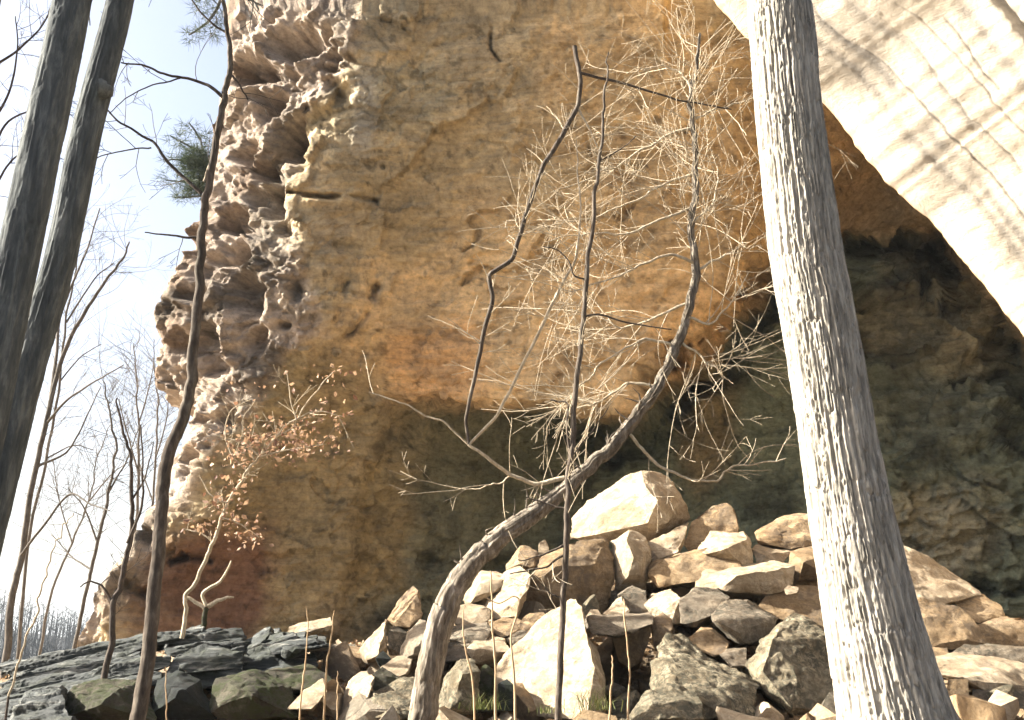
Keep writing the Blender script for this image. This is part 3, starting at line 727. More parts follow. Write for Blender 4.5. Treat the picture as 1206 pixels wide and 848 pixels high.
GP = 'sandstone boulders of the rock pile'
BIG = []
B = [
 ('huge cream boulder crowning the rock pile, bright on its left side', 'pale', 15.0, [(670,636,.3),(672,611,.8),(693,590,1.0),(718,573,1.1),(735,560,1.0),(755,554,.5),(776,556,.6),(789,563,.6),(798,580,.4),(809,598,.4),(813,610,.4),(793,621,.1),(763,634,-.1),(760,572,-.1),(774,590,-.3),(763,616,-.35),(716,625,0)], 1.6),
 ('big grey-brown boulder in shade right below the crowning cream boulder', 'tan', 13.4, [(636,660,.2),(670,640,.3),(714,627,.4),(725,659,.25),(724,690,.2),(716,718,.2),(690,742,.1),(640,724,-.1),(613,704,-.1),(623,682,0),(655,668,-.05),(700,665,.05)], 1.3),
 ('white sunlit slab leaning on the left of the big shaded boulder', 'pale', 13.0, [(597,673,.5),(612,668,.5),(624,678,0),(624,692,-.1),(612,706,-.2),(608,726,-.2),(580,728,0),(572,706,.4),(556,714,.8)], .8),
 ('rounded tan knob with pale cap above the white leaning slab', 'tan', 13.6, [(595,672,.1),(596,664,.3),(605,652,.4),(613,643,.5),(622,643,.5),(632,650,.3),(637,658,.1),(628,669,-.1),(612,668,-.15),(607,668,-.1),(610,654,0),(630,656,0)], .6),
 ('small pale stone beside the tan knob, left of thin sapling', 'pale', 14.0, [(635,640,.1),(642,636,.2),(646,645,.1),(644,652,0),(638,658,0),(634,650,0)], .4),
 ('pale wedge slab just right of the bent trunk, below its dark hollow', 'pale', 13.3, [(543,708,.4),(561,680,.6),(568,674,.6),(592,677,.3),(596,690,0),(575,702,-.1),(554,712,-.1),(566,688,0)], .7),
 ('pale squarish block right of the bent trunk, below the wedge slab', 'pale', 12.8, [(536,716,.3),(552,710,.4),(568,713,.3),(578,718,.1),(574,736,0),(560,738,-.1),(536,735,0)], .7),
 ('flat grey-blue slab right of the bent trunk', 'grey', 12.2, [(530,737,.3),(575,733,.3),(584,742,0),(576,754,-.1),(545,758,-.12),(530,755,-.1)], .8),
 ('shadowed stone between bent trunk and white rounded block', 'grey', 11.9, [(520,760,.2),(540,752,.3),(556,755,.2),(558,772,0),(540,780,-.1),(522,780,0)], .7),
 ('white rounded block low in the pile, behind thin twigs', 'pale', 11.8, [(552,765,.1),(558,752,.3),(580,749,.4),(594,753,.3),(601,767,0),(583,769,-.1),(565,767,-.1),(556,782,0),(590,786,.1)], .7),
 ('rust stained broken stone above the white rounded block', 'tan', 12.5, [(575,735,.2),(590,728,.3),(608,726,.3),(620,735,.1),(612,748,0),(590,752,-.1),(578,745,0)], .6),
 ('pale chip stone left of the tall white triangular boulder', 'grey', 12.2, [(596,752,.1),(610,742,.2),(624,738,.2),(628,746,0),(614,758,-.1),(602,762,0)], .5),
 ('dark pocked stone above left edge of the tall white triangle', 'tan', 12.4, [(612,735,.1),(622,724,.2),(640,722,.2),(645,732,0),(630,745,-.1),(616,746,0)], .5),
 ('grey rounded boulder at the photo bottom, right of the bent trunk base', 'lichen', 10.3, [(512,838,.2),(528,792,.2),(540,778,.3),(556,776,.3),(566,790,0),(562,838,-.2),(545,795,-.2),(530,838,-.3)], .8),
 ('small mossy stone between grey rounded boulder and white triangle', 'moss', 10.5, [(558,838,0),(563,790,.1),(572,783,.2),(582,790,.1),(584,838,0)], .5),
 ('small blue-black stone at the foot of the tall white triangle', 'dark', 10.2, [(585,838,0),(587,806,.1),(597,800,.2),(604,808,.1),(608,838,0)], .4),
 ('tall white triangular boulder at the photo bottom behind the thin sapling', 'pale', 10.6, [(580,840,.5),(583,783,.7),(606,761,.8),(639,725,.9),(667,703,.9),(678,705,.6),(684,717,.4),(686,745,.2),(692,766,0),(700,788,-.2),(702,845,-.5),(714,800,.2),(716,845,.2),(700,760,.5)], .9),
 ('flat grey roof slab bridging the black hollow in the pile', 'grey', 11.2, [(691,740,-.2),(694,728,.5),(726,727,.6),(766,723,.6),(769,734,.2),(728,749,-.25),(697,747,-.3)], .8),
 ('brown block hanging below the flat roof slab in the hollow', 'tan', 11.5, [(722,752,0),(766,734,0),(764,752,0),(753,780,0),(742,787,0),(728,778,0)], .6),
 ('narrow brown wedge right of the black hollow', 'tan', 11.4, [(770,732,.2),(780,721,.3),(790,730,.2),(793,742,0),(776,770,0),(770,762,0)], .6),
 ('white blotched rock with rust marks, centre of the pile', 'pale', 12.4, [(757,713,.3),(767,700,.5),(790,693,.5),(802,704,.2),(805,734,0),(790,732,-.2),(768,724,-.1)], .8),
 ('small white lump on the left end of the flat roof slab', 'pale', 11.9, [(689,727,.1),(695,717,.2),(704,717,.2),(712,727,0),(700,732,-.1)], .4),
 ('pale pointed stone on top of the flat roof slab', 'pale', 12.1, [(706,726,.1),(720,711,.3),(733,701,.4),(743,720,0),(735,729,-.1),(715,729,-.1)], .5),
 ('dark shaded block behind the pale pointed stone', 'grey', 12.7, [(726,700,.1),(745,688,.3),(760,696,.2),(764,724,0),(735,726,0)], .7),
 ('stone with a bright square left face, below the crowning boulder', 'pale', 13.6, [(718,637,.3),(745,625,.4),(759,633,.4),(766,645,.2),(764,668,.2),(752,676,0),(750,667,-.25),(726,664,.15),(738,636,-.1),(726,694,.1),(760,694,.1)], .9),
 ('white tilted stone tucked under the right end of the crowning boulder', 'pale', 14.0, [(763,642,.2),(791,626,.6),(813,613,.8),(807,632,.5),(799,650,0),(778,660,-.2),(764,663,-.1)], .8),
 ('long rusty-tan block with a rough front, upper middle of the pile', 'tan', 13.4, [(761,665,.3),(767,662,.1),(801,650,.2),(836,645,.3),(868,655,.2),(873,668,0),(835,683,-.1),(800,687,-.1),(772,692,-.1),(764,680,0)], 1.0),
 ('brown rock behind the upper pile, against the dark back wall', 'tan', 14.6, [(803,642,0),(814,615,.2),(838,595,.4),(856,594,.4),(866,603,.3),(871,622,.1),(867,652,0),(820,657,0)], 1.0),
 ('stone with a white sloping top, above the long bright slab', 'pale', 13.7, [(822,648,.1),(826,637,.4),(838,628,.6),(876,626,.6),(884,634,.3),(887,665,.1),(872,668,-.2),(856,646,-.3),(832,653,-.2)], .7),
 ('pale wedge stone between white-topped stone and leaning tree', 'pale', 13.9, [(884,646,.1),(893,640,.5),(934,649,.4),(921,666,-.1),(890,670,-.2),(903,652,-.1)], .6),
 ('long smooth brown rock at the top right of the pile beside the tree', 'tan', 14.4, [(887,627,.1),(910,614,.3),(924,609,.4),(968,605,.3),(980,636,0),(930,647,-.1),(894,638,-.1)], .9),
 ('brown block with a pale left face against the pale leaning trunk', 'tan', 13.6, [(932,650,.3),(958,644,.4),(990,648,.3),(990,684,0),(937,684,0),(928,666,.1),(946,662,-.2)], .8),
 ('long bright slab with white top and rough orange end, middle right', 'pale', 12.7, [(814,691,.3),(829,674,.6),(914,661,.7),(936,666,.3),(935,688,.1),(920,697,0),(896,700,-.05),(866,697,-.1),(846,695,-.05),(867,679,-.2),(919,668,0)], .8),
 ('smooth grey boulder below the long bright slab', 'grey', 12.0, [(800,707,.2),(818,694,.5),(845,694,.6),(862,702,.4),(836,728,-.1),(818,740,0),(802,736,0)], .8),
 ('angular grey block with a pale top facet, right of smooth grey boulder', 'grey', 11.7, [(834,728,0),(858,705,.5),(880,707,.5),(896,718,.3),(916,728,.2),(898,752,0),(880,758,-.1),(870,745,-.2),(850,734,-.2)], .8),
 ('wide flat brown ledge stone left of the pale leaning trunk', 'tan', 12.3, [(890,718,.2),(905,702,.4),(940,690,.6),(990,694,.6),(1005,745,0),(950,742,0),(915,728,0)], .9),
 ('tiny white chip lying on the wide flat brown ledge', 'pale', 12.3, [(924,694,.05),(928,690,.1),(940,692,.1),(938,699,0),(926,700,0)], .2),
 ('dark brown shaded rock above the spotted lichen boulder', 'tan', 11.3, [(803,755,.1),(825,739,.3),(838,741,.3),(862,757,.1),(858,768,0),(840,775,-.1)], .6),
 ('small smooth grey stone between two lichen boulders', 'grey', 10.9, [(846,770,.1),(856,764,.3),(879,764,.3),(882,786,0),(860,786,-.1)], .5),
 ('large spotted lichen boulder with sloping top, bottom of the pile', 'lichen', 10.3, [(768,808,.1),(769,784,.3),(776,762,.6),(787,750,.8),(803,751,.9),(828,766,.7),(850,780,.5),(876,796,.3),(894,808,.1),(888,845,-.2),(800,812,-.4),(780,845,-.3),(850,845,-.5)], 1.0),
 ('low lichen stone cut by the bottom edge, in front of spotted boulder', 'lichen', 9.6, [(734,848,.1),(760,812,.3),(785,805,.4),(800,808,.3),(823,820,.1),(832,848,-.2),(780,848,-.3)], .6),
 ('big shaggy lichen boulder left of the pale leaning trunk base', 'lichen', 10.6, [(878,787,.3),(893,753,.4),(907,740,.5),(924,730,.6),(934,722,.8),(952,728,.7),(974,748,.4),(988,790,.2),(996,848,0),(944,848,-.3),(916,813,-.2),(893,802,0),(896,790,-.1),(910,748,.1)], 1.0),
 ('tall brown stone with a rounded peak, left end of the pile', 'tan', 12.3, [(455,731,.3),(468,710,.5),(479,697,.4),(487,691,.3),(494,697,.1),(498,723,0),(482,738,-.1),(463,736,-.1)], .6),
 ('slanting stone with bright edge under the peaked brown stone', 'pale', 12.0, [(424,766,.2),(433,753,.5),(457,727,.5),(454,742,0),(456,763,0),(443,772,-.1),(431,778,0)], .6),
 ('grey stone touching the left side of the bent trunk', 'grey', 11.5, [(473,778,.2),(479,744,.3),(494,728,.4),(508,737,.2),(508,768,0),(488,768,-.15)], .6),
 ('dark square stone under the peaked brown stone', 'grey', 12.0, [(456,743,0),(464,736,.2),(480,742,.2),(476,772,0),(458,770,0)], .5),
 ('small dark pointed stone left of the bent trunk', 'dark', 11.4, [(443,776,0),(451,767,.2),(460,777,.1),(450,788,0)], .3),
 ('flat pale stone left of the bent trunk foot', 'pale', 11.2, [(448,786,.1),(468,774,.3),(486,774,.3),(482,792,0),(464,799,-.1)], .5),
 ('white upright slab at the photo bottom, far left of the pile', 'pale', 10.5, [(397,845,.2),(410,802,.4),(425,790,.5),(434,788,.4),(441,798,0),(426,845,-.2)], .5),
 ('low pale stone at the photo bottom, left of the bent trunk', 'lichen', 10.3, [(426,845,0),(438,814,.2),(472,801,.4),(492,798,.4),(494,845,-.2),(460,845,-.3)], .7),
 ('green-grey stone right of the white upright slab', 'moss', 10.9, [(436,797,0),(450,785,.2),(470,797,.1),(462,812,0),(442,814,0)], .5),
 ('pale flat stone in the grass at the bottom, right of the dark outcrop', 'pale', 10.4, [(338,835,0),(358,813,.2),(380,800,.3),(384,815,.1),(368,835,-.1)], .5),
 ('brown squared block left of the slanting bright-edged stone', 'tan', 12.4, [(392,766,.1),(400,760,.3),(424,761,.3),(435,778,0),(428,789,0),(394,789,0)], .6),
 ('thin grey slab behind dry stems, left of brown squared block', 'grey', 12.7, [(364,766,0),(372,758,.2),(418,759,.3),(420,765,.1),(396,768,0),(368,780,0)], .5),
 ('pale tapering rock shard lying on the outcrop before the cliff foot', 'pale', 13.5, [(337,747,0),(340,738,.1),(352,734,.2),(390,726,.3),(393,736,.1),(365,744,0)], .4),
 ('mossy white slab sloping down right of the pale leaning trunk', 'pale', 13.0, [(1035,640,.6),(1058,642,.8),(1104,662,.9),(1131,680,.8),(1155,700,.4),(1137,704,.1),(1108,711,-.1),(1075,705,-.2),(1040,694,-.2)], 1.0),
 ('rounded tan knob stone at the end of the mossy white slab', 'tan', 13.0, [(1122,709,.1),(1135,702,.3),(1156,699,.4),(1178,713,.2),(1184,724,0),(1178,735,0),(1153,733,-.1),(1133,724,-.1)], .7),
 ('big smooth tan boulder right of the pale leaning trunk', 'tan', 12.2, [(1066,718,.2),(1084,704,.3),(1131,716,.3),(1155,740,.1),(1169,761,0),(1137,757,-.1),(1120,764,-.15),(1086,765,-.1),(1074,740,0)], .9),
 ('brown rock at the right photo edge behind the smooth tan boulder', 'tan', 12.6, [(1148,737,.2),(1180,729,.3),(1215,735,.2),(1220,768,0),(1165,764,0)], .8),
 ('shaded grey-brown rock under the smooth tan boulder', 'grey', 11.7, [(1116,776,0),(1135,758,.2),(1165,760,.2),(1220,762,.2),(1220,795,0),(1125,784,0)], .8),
 ('small brown stone under the smooth tan boulder by the trunk', 'tan', 11.8, [(1086,772,0),(1095,762,.2),(1116,762,.2),(1120,778,0),(1092,784,0)], .5),
 ('white flat slab at the lower right photo edge', 'pale', 10.6, [(1085,778,.3),(1126,773,.5),(1225,785,.5),(1225,812,0),(1168,817,-.2),(1130,798,-.3),(1098,792,-.2)], .8),
 ('orange-tan block at the bottom just right of the trunk base', 'tan', 10.2, [(1110,850,0),(1116,799,.1),(1140,799,.1),(1144,850,0)], .5),
 ('grey rock in the bottom right corner under the white flat slab', 'grey', 10.2, [(1141,850,0),(1146,812,.2),(1170,819,.2),(1220,814,.2),(1225,852,0)], .7),
]
for lb, mt, d, pts, th in B:
    o = boulder(lb, mt, d, pts, th, group=GP)
    BIG.append((lb, np.array(o.location) + np.array([0, 0, .35])))

# small rubble filling the gaps of the pile
rng = random.Random(4)
proto = []
for k in range(7):
    pts = np.array([[rng.uniform(-1, 1) * .16, rng.uniform(-1, 1) * .13, rng.uniform(-1, 1) * .10] for _ in range(12)])
    me = hull_mesh(pts, 0.022)
    rough_up(me, 300 + k, 0.3)
    me.materials.append(M[('pale', 'tan', 'grey', 'tan', 'pale', 'lichen', 'tan')[k]])
    proto.append(me)
RUB = []
KIND = ('pale', 'tan', 'grey', 'tan', 'pale', 'lichen-spotted', 'tan')
def phrase(lb):
    ws_ = lb.split(',')[0].split()[:8]
    while ws_[-1] in ('a', 'an', 'the', 'of', 'in', 'on', 'at', 'with', 'by', 'under', 'below', 'above', 'behind', 'beside', 'between', 'and', 'before', 'just', 'to', 'its', 'right', 'left', 'from', 'lower', 'tall', 'white', 'big', 'long'):
        ws_.pop()
    return ' '.join(ws_)
for _ in range(520):
    y = rng.uniform(9.4, 15.2)
    x = rng.uniform(-0.17, 0.46 if y < 12 else 0.36) * y
    if x < -1.2 and rng.random() < .4:
        continue
    z = gz_at(x, y)
    k = rng.randrange(7)
    s = rng.choice([0.6, 0.8, 1.0, 1.3, 1.7, 2.1, 2.5])
    nb = min(BIG, key=lambda b_: (b_[1][0] - x) ** 2 + (b_[1][1] - y) ** 2 + (b_[1][2] - z) ** 2)[0]
    o = link('rubble_stone', proto[k], None, (x, y, z + 0.05), label='%s %s angular stone next to the %s' % ('tiny' if s < 1 else ('small' if s < 2 else 'medium'), KIND[k], phrase(nb)),
             category='stone', group='rubble stones between the boulders')
    o.rotation_euler = (rng.uniform(0, 6.3), rng.uniform(0, 6.3), rng.uniform(0, 6.3))
    o.scale = (s, s, s * rng.uniform(.7, 1.1))
    RUB.append(o)

# dark bedded outcrops lower left, each made of stacked beds
def outcrop(label, d, beds, mat='slate', thick=1.0):
    all_ = np.array([P(q[0], q[1], d) for bed in beds for q in bed[1]])
    base = np.array([all_[:, 0].mean(), d, all_[:, 2].min() - 0.2])
    e = link('bedded_outcrop', None, None, base, label=label, category='rock outcrop', group='dark outcrops at the cliff foot')
    for dd, pts in beds:
        boulder('', mat, d + dd, pts, thick, 'bed', parent=e, base=base, amp=0.55)
    return e
def bedline(x0, y0, x1, y1, th, dd, n=3, ext=0.35):
    pts = []
    for k in range(n):
        f = k / (n - 1)
        x = x0 + (x1 - x0) * f; y = y0 + (y1 - y0) * f
        pts.append((x, y, 0.0 + ext * f)); pts.append((x + 3, y + th, -0.12 + ext * f)); pts.append((x - 2, y - 2, 0.5 + ext * f))
    return (dd, pts)
beds = []
rb = random.Random(8)
for k in range(9):
    y0 = 786 + 8.5 * k; y1 = 741 + 7.5 * k
    xa = -14 + rb.uniform(0, 30); xb = 215 + rb.uniform(-50, 30) - 8 * k
    beds.append(bedline(xa, y0 - (xa + 14) * .18, xb, y1 + (230 - xb) * .17, 8 + rb.uniform(0, 3), 1.2 - 0.22 * k))
outcrop('long dark outcrop of thin tilted beds in the lower left corner', 11.2, beds)
beds = []
for k in range(6):
    xa = 185 + 5 * k + rb.uniform(-6, 6); xb = 292 + rb.uniform(-18, 8)
    beds.append(bedline(xa, 752 + 6.5 * k, xb, 742 + 7.2 * k + rb.uniform(-2, 2), 8, 1.1 - .2 * k))
beds.append((0.1, [(196, 800, 0), (205, 775, .3), (240, 762, .4), (285, 770, .3), (292, 800, 0), (250, 812, -.1)]))
outcrop('dark humped outcrop behind the slender bent-kneed tree', 11.6, beds)
beds = []
for k in range(6):
    beds.append(bedline(268 + 13 * k, 775 - 3 * k + rb.uniform(-2, 2), 318 + 14 * k, 741 + 2.5 * k, 7, 0.9 - .12 * k, ext=.1))
beds.append((0.2, [(262, 800, 0), (275, 780, .3), (335, 762, .4), (375, 768, .3), (380, 795, 0), (320, 805, -.1)]))
outcrop('dark outcrop with pale slanting bed edges below the pale rock shard', 11.8, beds)
for lb, mt, d, pts, th in [
    ('black triangular block at the bottom right of the slender tree', 'dark', 10.4, [(172, 848, .1), (186, 802, .3), (208, 790, .5), (236, 800, .4), (258, 848, .1), (215, 815, -.1)], .6),
    ('dark mossy mound stone left of the slender tree at the bottom', 'moss', 10.3, [(60, 850, .2), (80, 812, .4), (120, 796, .6), (165, 800, .5), (186, 850, 0), (120, 830, -.2)], .8),
    ('dark flat stone in the bottom left corner', 'slate', 9.9, [(10, 850, .2), (30, 818, .4), (70, 812, .5), (90, 850, 0)], .7),
    ('mossy grey stone right of the black triangular block', 'moss', 10.4, [(238, 845, .1), (255, 800, .4), (300, 790, .6), (345, 806, .4), (352, 845, 0), (290, 815, -.1)], .8),
    ('low mossy stone under the slanting bed edges', 'moss', 11.0, [(290, 806, .1), (310, 788, .4), (365, 784, .5), (392, 800, .2), (385, 815, 0), (330, 815, -.1)], .7)]:
    boulder(lb, mt, d, pts, th, group='stones at the foot of the outcrop')

# ------------------------------------------------------------------ trees
class MB:
    def __init__(s): s.v = []; s.f = []; s.n = 0
    def add(s, V, Fq):
        s.v.append(np.asarray(V, float).reshape(-1, 3)); s.f.append(np.asarray(Fq) + s.n); s.n += len(s.v[-1])
    def build(s, name, mat, parent, base, **kw):
        V = np.concatenate(s.v) - base
        return link(name, mesh_np(name, V, np.concatenate(s.f), mat), parent, None, **kw)

def spline(pts, n):
    """Catmull-Rom through rows of pts (any width), n samples"""
    p = np.array(pts, float)
    if len(p) == 2:
        return p[0] + (p[1] - p[0]) * np.linspace(0, 1, n)[:, None]
    q = np.concatenate([2 * p[:1] - p[1:2], p, 2 * p[-1:] - p[-2:-1]])
    u = np.linspace(0, len(p) - 1 - 1e-9, n)
    i = u.astype(int); t = (u - i)[:, None]
    a, b, c, d = q[i], q[i + 1], q[i + 2], q[i + 3]
    return 0.5 * (2 * b + (c - a) * t + (2 * a - 5 * b + 4 * c - d) * t ** 2 + (3 * b - a - 3 * c + d) * t ** 3)

def tube(mb, path, rad, sides=6, cap=True):
    path = np.asarray(path, float); rad = np.asarray(rad, float)
    n = len(path)
    T = np.gradient(path, axis=0); T /= np.maximum(np.linalg.norm(T, axis=1, keepdims=True), 1e-9)
    ref = np.array([1.0, 0, 0]) if abs(T[0, 0]) < 0.9 else np.array([0, 1.0, 0])
    U = np.zeros_like(T)
    u = ref - T[0] * ref.dot(T[0]); u /= np.linalg.norm(u)
    for k in range(n):
        u = u - T[k] * u.dot(T[k]); u /= max(np.linalg.norm(u), 1e-9)
        U[k] = u
    W = np.cross(T, U)
    a = np.linspace(0, 2 * math.pi, sides, endpoint=False)
    r = rad[:, None] if rad.ndim == 1 else rad
    V = path[:, None] + (U[:, None] * np.cos(a)[None, :, None] + W[:, None] * np.sin(a)[None, :, None]) * r[..., None]
    i = np.arange(n * sides).reshape(n, sides)
    j = np.roll(i, -1, 1)
    Fq = np.stack([i[:-1], j[:-1], j[1:], i[1:]], -1).reshape(-1, 4)
    mb.add(V, Fq)
    return V

def pxpath(pts, d, n, seed=0, wob=0.0, angular=False):
    """pts: (px, py[, dd]) -> smooth world path"""
    w3 = [P(q[0], q[1], d + (q[2] if len(q) > 2 else 0)) for q in pts]
    if angular:
        w3 = np.array(w3); l_ = np.concatenate([[0], np.cumsum(np.linalg.norm(np.diff(w3, axis=0), axis=1))])
        s = np.stack([np.interp(np.linspace(0, l_[-1], n), l_, w3[:, c]) for c in range(3)], -1)
        s[1:-1] = (s[:-2] + 2 * s[1:-1] + s[2:]) / 4
    else:
        s = spline(w3, n)
    if wob:
        k = np.linspace(0, n * 0.25, n)
        s = s + wob * np.stack([fbm(np.stack([k, 0 * k + c * 9.1 + seed, 0 * k], -1), 1.0, 3, seed + c) for c in range(3)], -1) * np.linspace(0, 1, n)[:, None] ** .3
    return s

def pxrad(pts, ws, d, n):
    r = [0.5 * wd * mpp(q[0], q[1], d) for q, wd in zip(pts, np.interp(np.linspace(0, 1, len(pts)), np.linspace(0, 1, len(ws)), ws))]
    return np.interp(np.linspace(0, 1, n), np.linspace(0, 1, len(r)), r)

def grow(out, p, dirv, length, rad, rng, level, maxlev, gnarl=0.25, up=0.1, kids=(3, 5), spread=0.8, shrink=0.6):
    """random branch: appends (path, radii) and recurses"""
    n = max(4, int(length / 0.07)) if length < 1.2 else max(8, int(length / 0.16))
    n = min(n, 26)
    path = [np.array(p, float)]
    dv = np.array(dirv, float); dv /= np.linalg.norm(dv)
    st = length / (n - 1)
    bend = np.array([rng.gauss(0, 1), rng.gauss(0, 1), rng.gauss(0, 1)]) * gnarl * 0.9
    for k in range(n - 1):
        dv = dv + np.array([rng.gauss(0, 1), rng.gauss(0, 1), rng.gauss(0, 1)]) * gnarl * 0.28 + np.array([0, 0, up]) * 0.12 + bend * 0.22
        dv /= np.linalg.norm(dv)
        path.append(path[-1] + dv * st)
    path = np.array(path)
    radii = np.linspace(rad, max(rad * 0.35, 0.0022), n)
    out.append((path, radii, level))
    if level < maxlev:
        for _ in range(rng.randint(*kids)):
            f = rng.uniform(0.25, 0.98)
            i = min(int(f * (n - 1)), n - 2)
            t = path[i + 1] - path[i]; t /= np.linalg.norm(t)
            side = np.array([rng.gauss(0, 1), rng.gauss(0, 1), rng.gauss(0, 1)])
            side -= t * side.dot(t); side /= max(np.linalg.norm(side), 1e-6)
            ang = rng.uniform(0.5, 1.1) * spread
            nd = t * math.cos(ang) + side * math.sin(ang)
            grow(out, path[i], nd, length * shrink * rng.uniform(0.6, 1.15) * (1.15 - 0.5 * f), radii[i] * 0.62, rng, level + 1, maxlev, gnarl, up, kids, spread, shrink)

def tree_empty(name, label, cat, base, group=None):
    e = link(name, None, None, base, label=label, category=cat)
    if group: e['group'] = group
    return e

def bark_trunk(name, mat, parent, base, path, rad, sides, depth, seed, freq=9.0, flare=None):
    """trunk with furrowed bark as real relief"""
    n = len(path)
    a = np.linspace(0, 2 * math.pi, sides, endpoint=False)
    L = np.concatenate([[0], np.cumsum(np.linalg.norm(np.diff(path, axis=0), axis=1))])
    A, Z = np.meshgrid(a, L)
    R0 = rad.mean()
    q = np.stack([np.cos(A) * R0, np.sin(A) * R0, Z * 0.032], -1)
    q = q + 0.007 * np.stack([fbm(np.stack([np.cos(A) * R0, np.sin(A) * R0, Z], -1), 0.12, 3, seed + c) for c in range(3)], -1)
    n0 = vnoise(q * freq * 1.5, seed); n1 = vnoise(q * freq * 2.7 + 5, seed + 1)
    rid = np.minimum(sstep(0.0, 0.34, np.abs(n0)), 0.35 + 0.65 * sstep(0.0, 0.3, np.abs(n1))) * 1.1 - 0.6 + 0.12 * n1
    lump = fbm(np.stack([np.cos(A) * R0, np.sin(A) * R0, Z], -1), 0.5, 3, seed + 4)
    r = rad[:, None] * (1 + 0.05 * lump) + depth * rid - depth * 0.2 + 0.1 * depth * fbm(np.stack([np.cos(A) * R0, np.sin(A) * R0, Z], -1), 0.02, 2, seed + 8)
    mb = MB(); tube(mb, path, r, sides)
    return mb.build(name, mat, parent, base)

# --- big pale leaning trunk, right
pts = [(1085, 960), (1062, 880), (1049, 826), (1028, 735), (1008, 640), (992, 550), (976, 450), (962, 370), (949, 300), (937, 200), (927, 110), (920, 28), (914, -40), (905, -160), (895, -320)]
ws = [175, 148, 128, 110, 98, 91, 85, 83, 82, 78, 75, 73, 70, 66, 60]
d = 5.6
base = P(1100, 1000, d); base[2] = gz_at(base[0], d)
n = 760
path = pxpath(pts, d, n)
rad = np.array([0.5 * wv * mpp(q[0], q[1], d) for q, wv in zip(pts, ws)])
rad = np.interp(np.linspace(0, 1, n), np.linspace(0, 1, len(rad)), rad)
e = tree_empty('oak_tree', 'big pale oak trunk with furrowed bark leaning left, right foreground', 'tree', base)
bark_trunk('trunk', M['bark_pale'], e, base, path, rad, 300, 0.016, 11, 44.0)
rt = random.Random(31)
for k in range(5):
    outp = []
    grow(outp, path[-1 - 30 * k], np.array([rt.gauss(0, 1), rt.gauss(0, 1), 0.9]), 2.2, 0.05, rt, 0, 2, up=.2)
    mb = MB()
    for pth, rr, lv in outp: tube(mb, pth, rr, 6)
    mb.build('branch', M['bark_pale'], e, base)

# --- two dark trunks, left foreground
def left_trunk(label, pts, ws, d, seed):
    n = 320
    path = pxpath(pts, d, n)
    rad = pxrad(pts, ws, d, n)
    base = path[0].copy(); base[2] = gz_at(base[0], base[1])
    path = np.concatenate([[base - np.array([0, 0, .1])], path]); rad = np.concatenate([[rad[0] * 1.2], rad])
    e = tree_empty('oak_tree', label, 'tree', base, 'dark trunks at the left edge')
    bark_trunk('trunk', M['bark_dark'], e, base, path, rad, 84, 0.010, seed, 34)
    r2 = random.Random(seed)
    for k in range(4):
        outp = []
        grow(outp, path[-1 - 12 * k], np.array([r2.gauss(0, 1), r2.gauss(0, 1), 0.7]), 2.0, 0.045, r2, 0, 2, up=.2)
        mb = MB()
        for pth, rr, lv in outp: tube(mb, pth, rr, 5)
        mb.build('branch', M['bark_dark'], e, base)
    return e, base, path
left_trunk('thick dark trunk cut by the left photo edge', [(-100, 900), (-62, 700), (-15, 480), (22, 300), (51, 160), (80, 28), (95, -60), (115, -200)], [58, 52, 49, 47, 45, 42, 40, 36], 7.2, 21)
e, base, path = left_trunk('slimmer dark trunk just right of the thick one at left edge', [(-75, 860), (-48, 760), (-12, 612), (14, 508), (37, 420), (72, 300), (101, 160), (135, 28), (152, -50), (180, -200)], [44, 42, 40, 38, 37, 35, 33, 31, 29, 25], 8.2, 22)
mb = MB()
kn = P(127, 105, 8.1); tube(mb, [kn + np.array([-.06, 0, 0]), kn + np.array([0.01, 0, .0]), kn + np.array([.025, -.01, .02]), kn + np.array([.035, -.01, .025])], [.10, .075, .04, .006], 10)
mb.build('knot', M['bark_dark'], e, base)

# --- slender trees whose stems and limbs were read from the photograph
def limb(parent, base, pts, ws, d, mat, name='branch', sides=7, wob=0.02, n=None, seed=1, twigs=0, tl=0.4, rngs=None, tmat=None, tr=0.0035, up=0.05, lev=1, store=None, angular=False):
    n = n or max(10, 6 * len(pts))
    path = pxpath(pts, d, n, seed, wob, angular); rad = pxrad(pts, ws, d, n)
    mb = MB(); tube(mb, path, rad, sides)
    ob = mb.build(name, mat, parent, base)
    if store is not None: store.append((path, rad))
    return path, rad
def twig_cloud(parent, base, limbs, count, length, mat, rng, rad0=0.004, up=0.0, bias=(0, 0, 0), maxlev=1, gnarl=0.35, name='twigs', kids=(1, 3), fmin=0.15):
    mb = MB()
    wts = [np.linalg.norm(np.diff(p, axis=0), axis=1).sum() for p, r in limbs]
    for _ in range(count):
        p, r = rng.choices(limbs, wts)[0]
        i = int(rng.uniform(fmin, 0.99) * (len(p) - 1)); i = min(i, len(p) - 2)
        t = p[i + 1] - p[i]; t /= np.linalg.norm(t)
        s = np.array([rng.gauss(0, 1), rng.gauss(0, .7), rng.gauss(0, 1)]); s -= t * s.dot(t); s /= np.linalg.norm(s)
        outp = []
        grow(outp, p[i], t * 0.55 + s * 0.8 + np.array(bias), length * rng.uniform(.4, 1.3), max(min(rad0, r[i] * .8), .003), rng, 0, maxlev, gnarl, up, kids, 0.9, 0.55)
        for pth, rr, lv in outp: tube(mb, pth, rr, 4)
    mb.build(name, mat, parent, base, kind='stuff')
    return mb

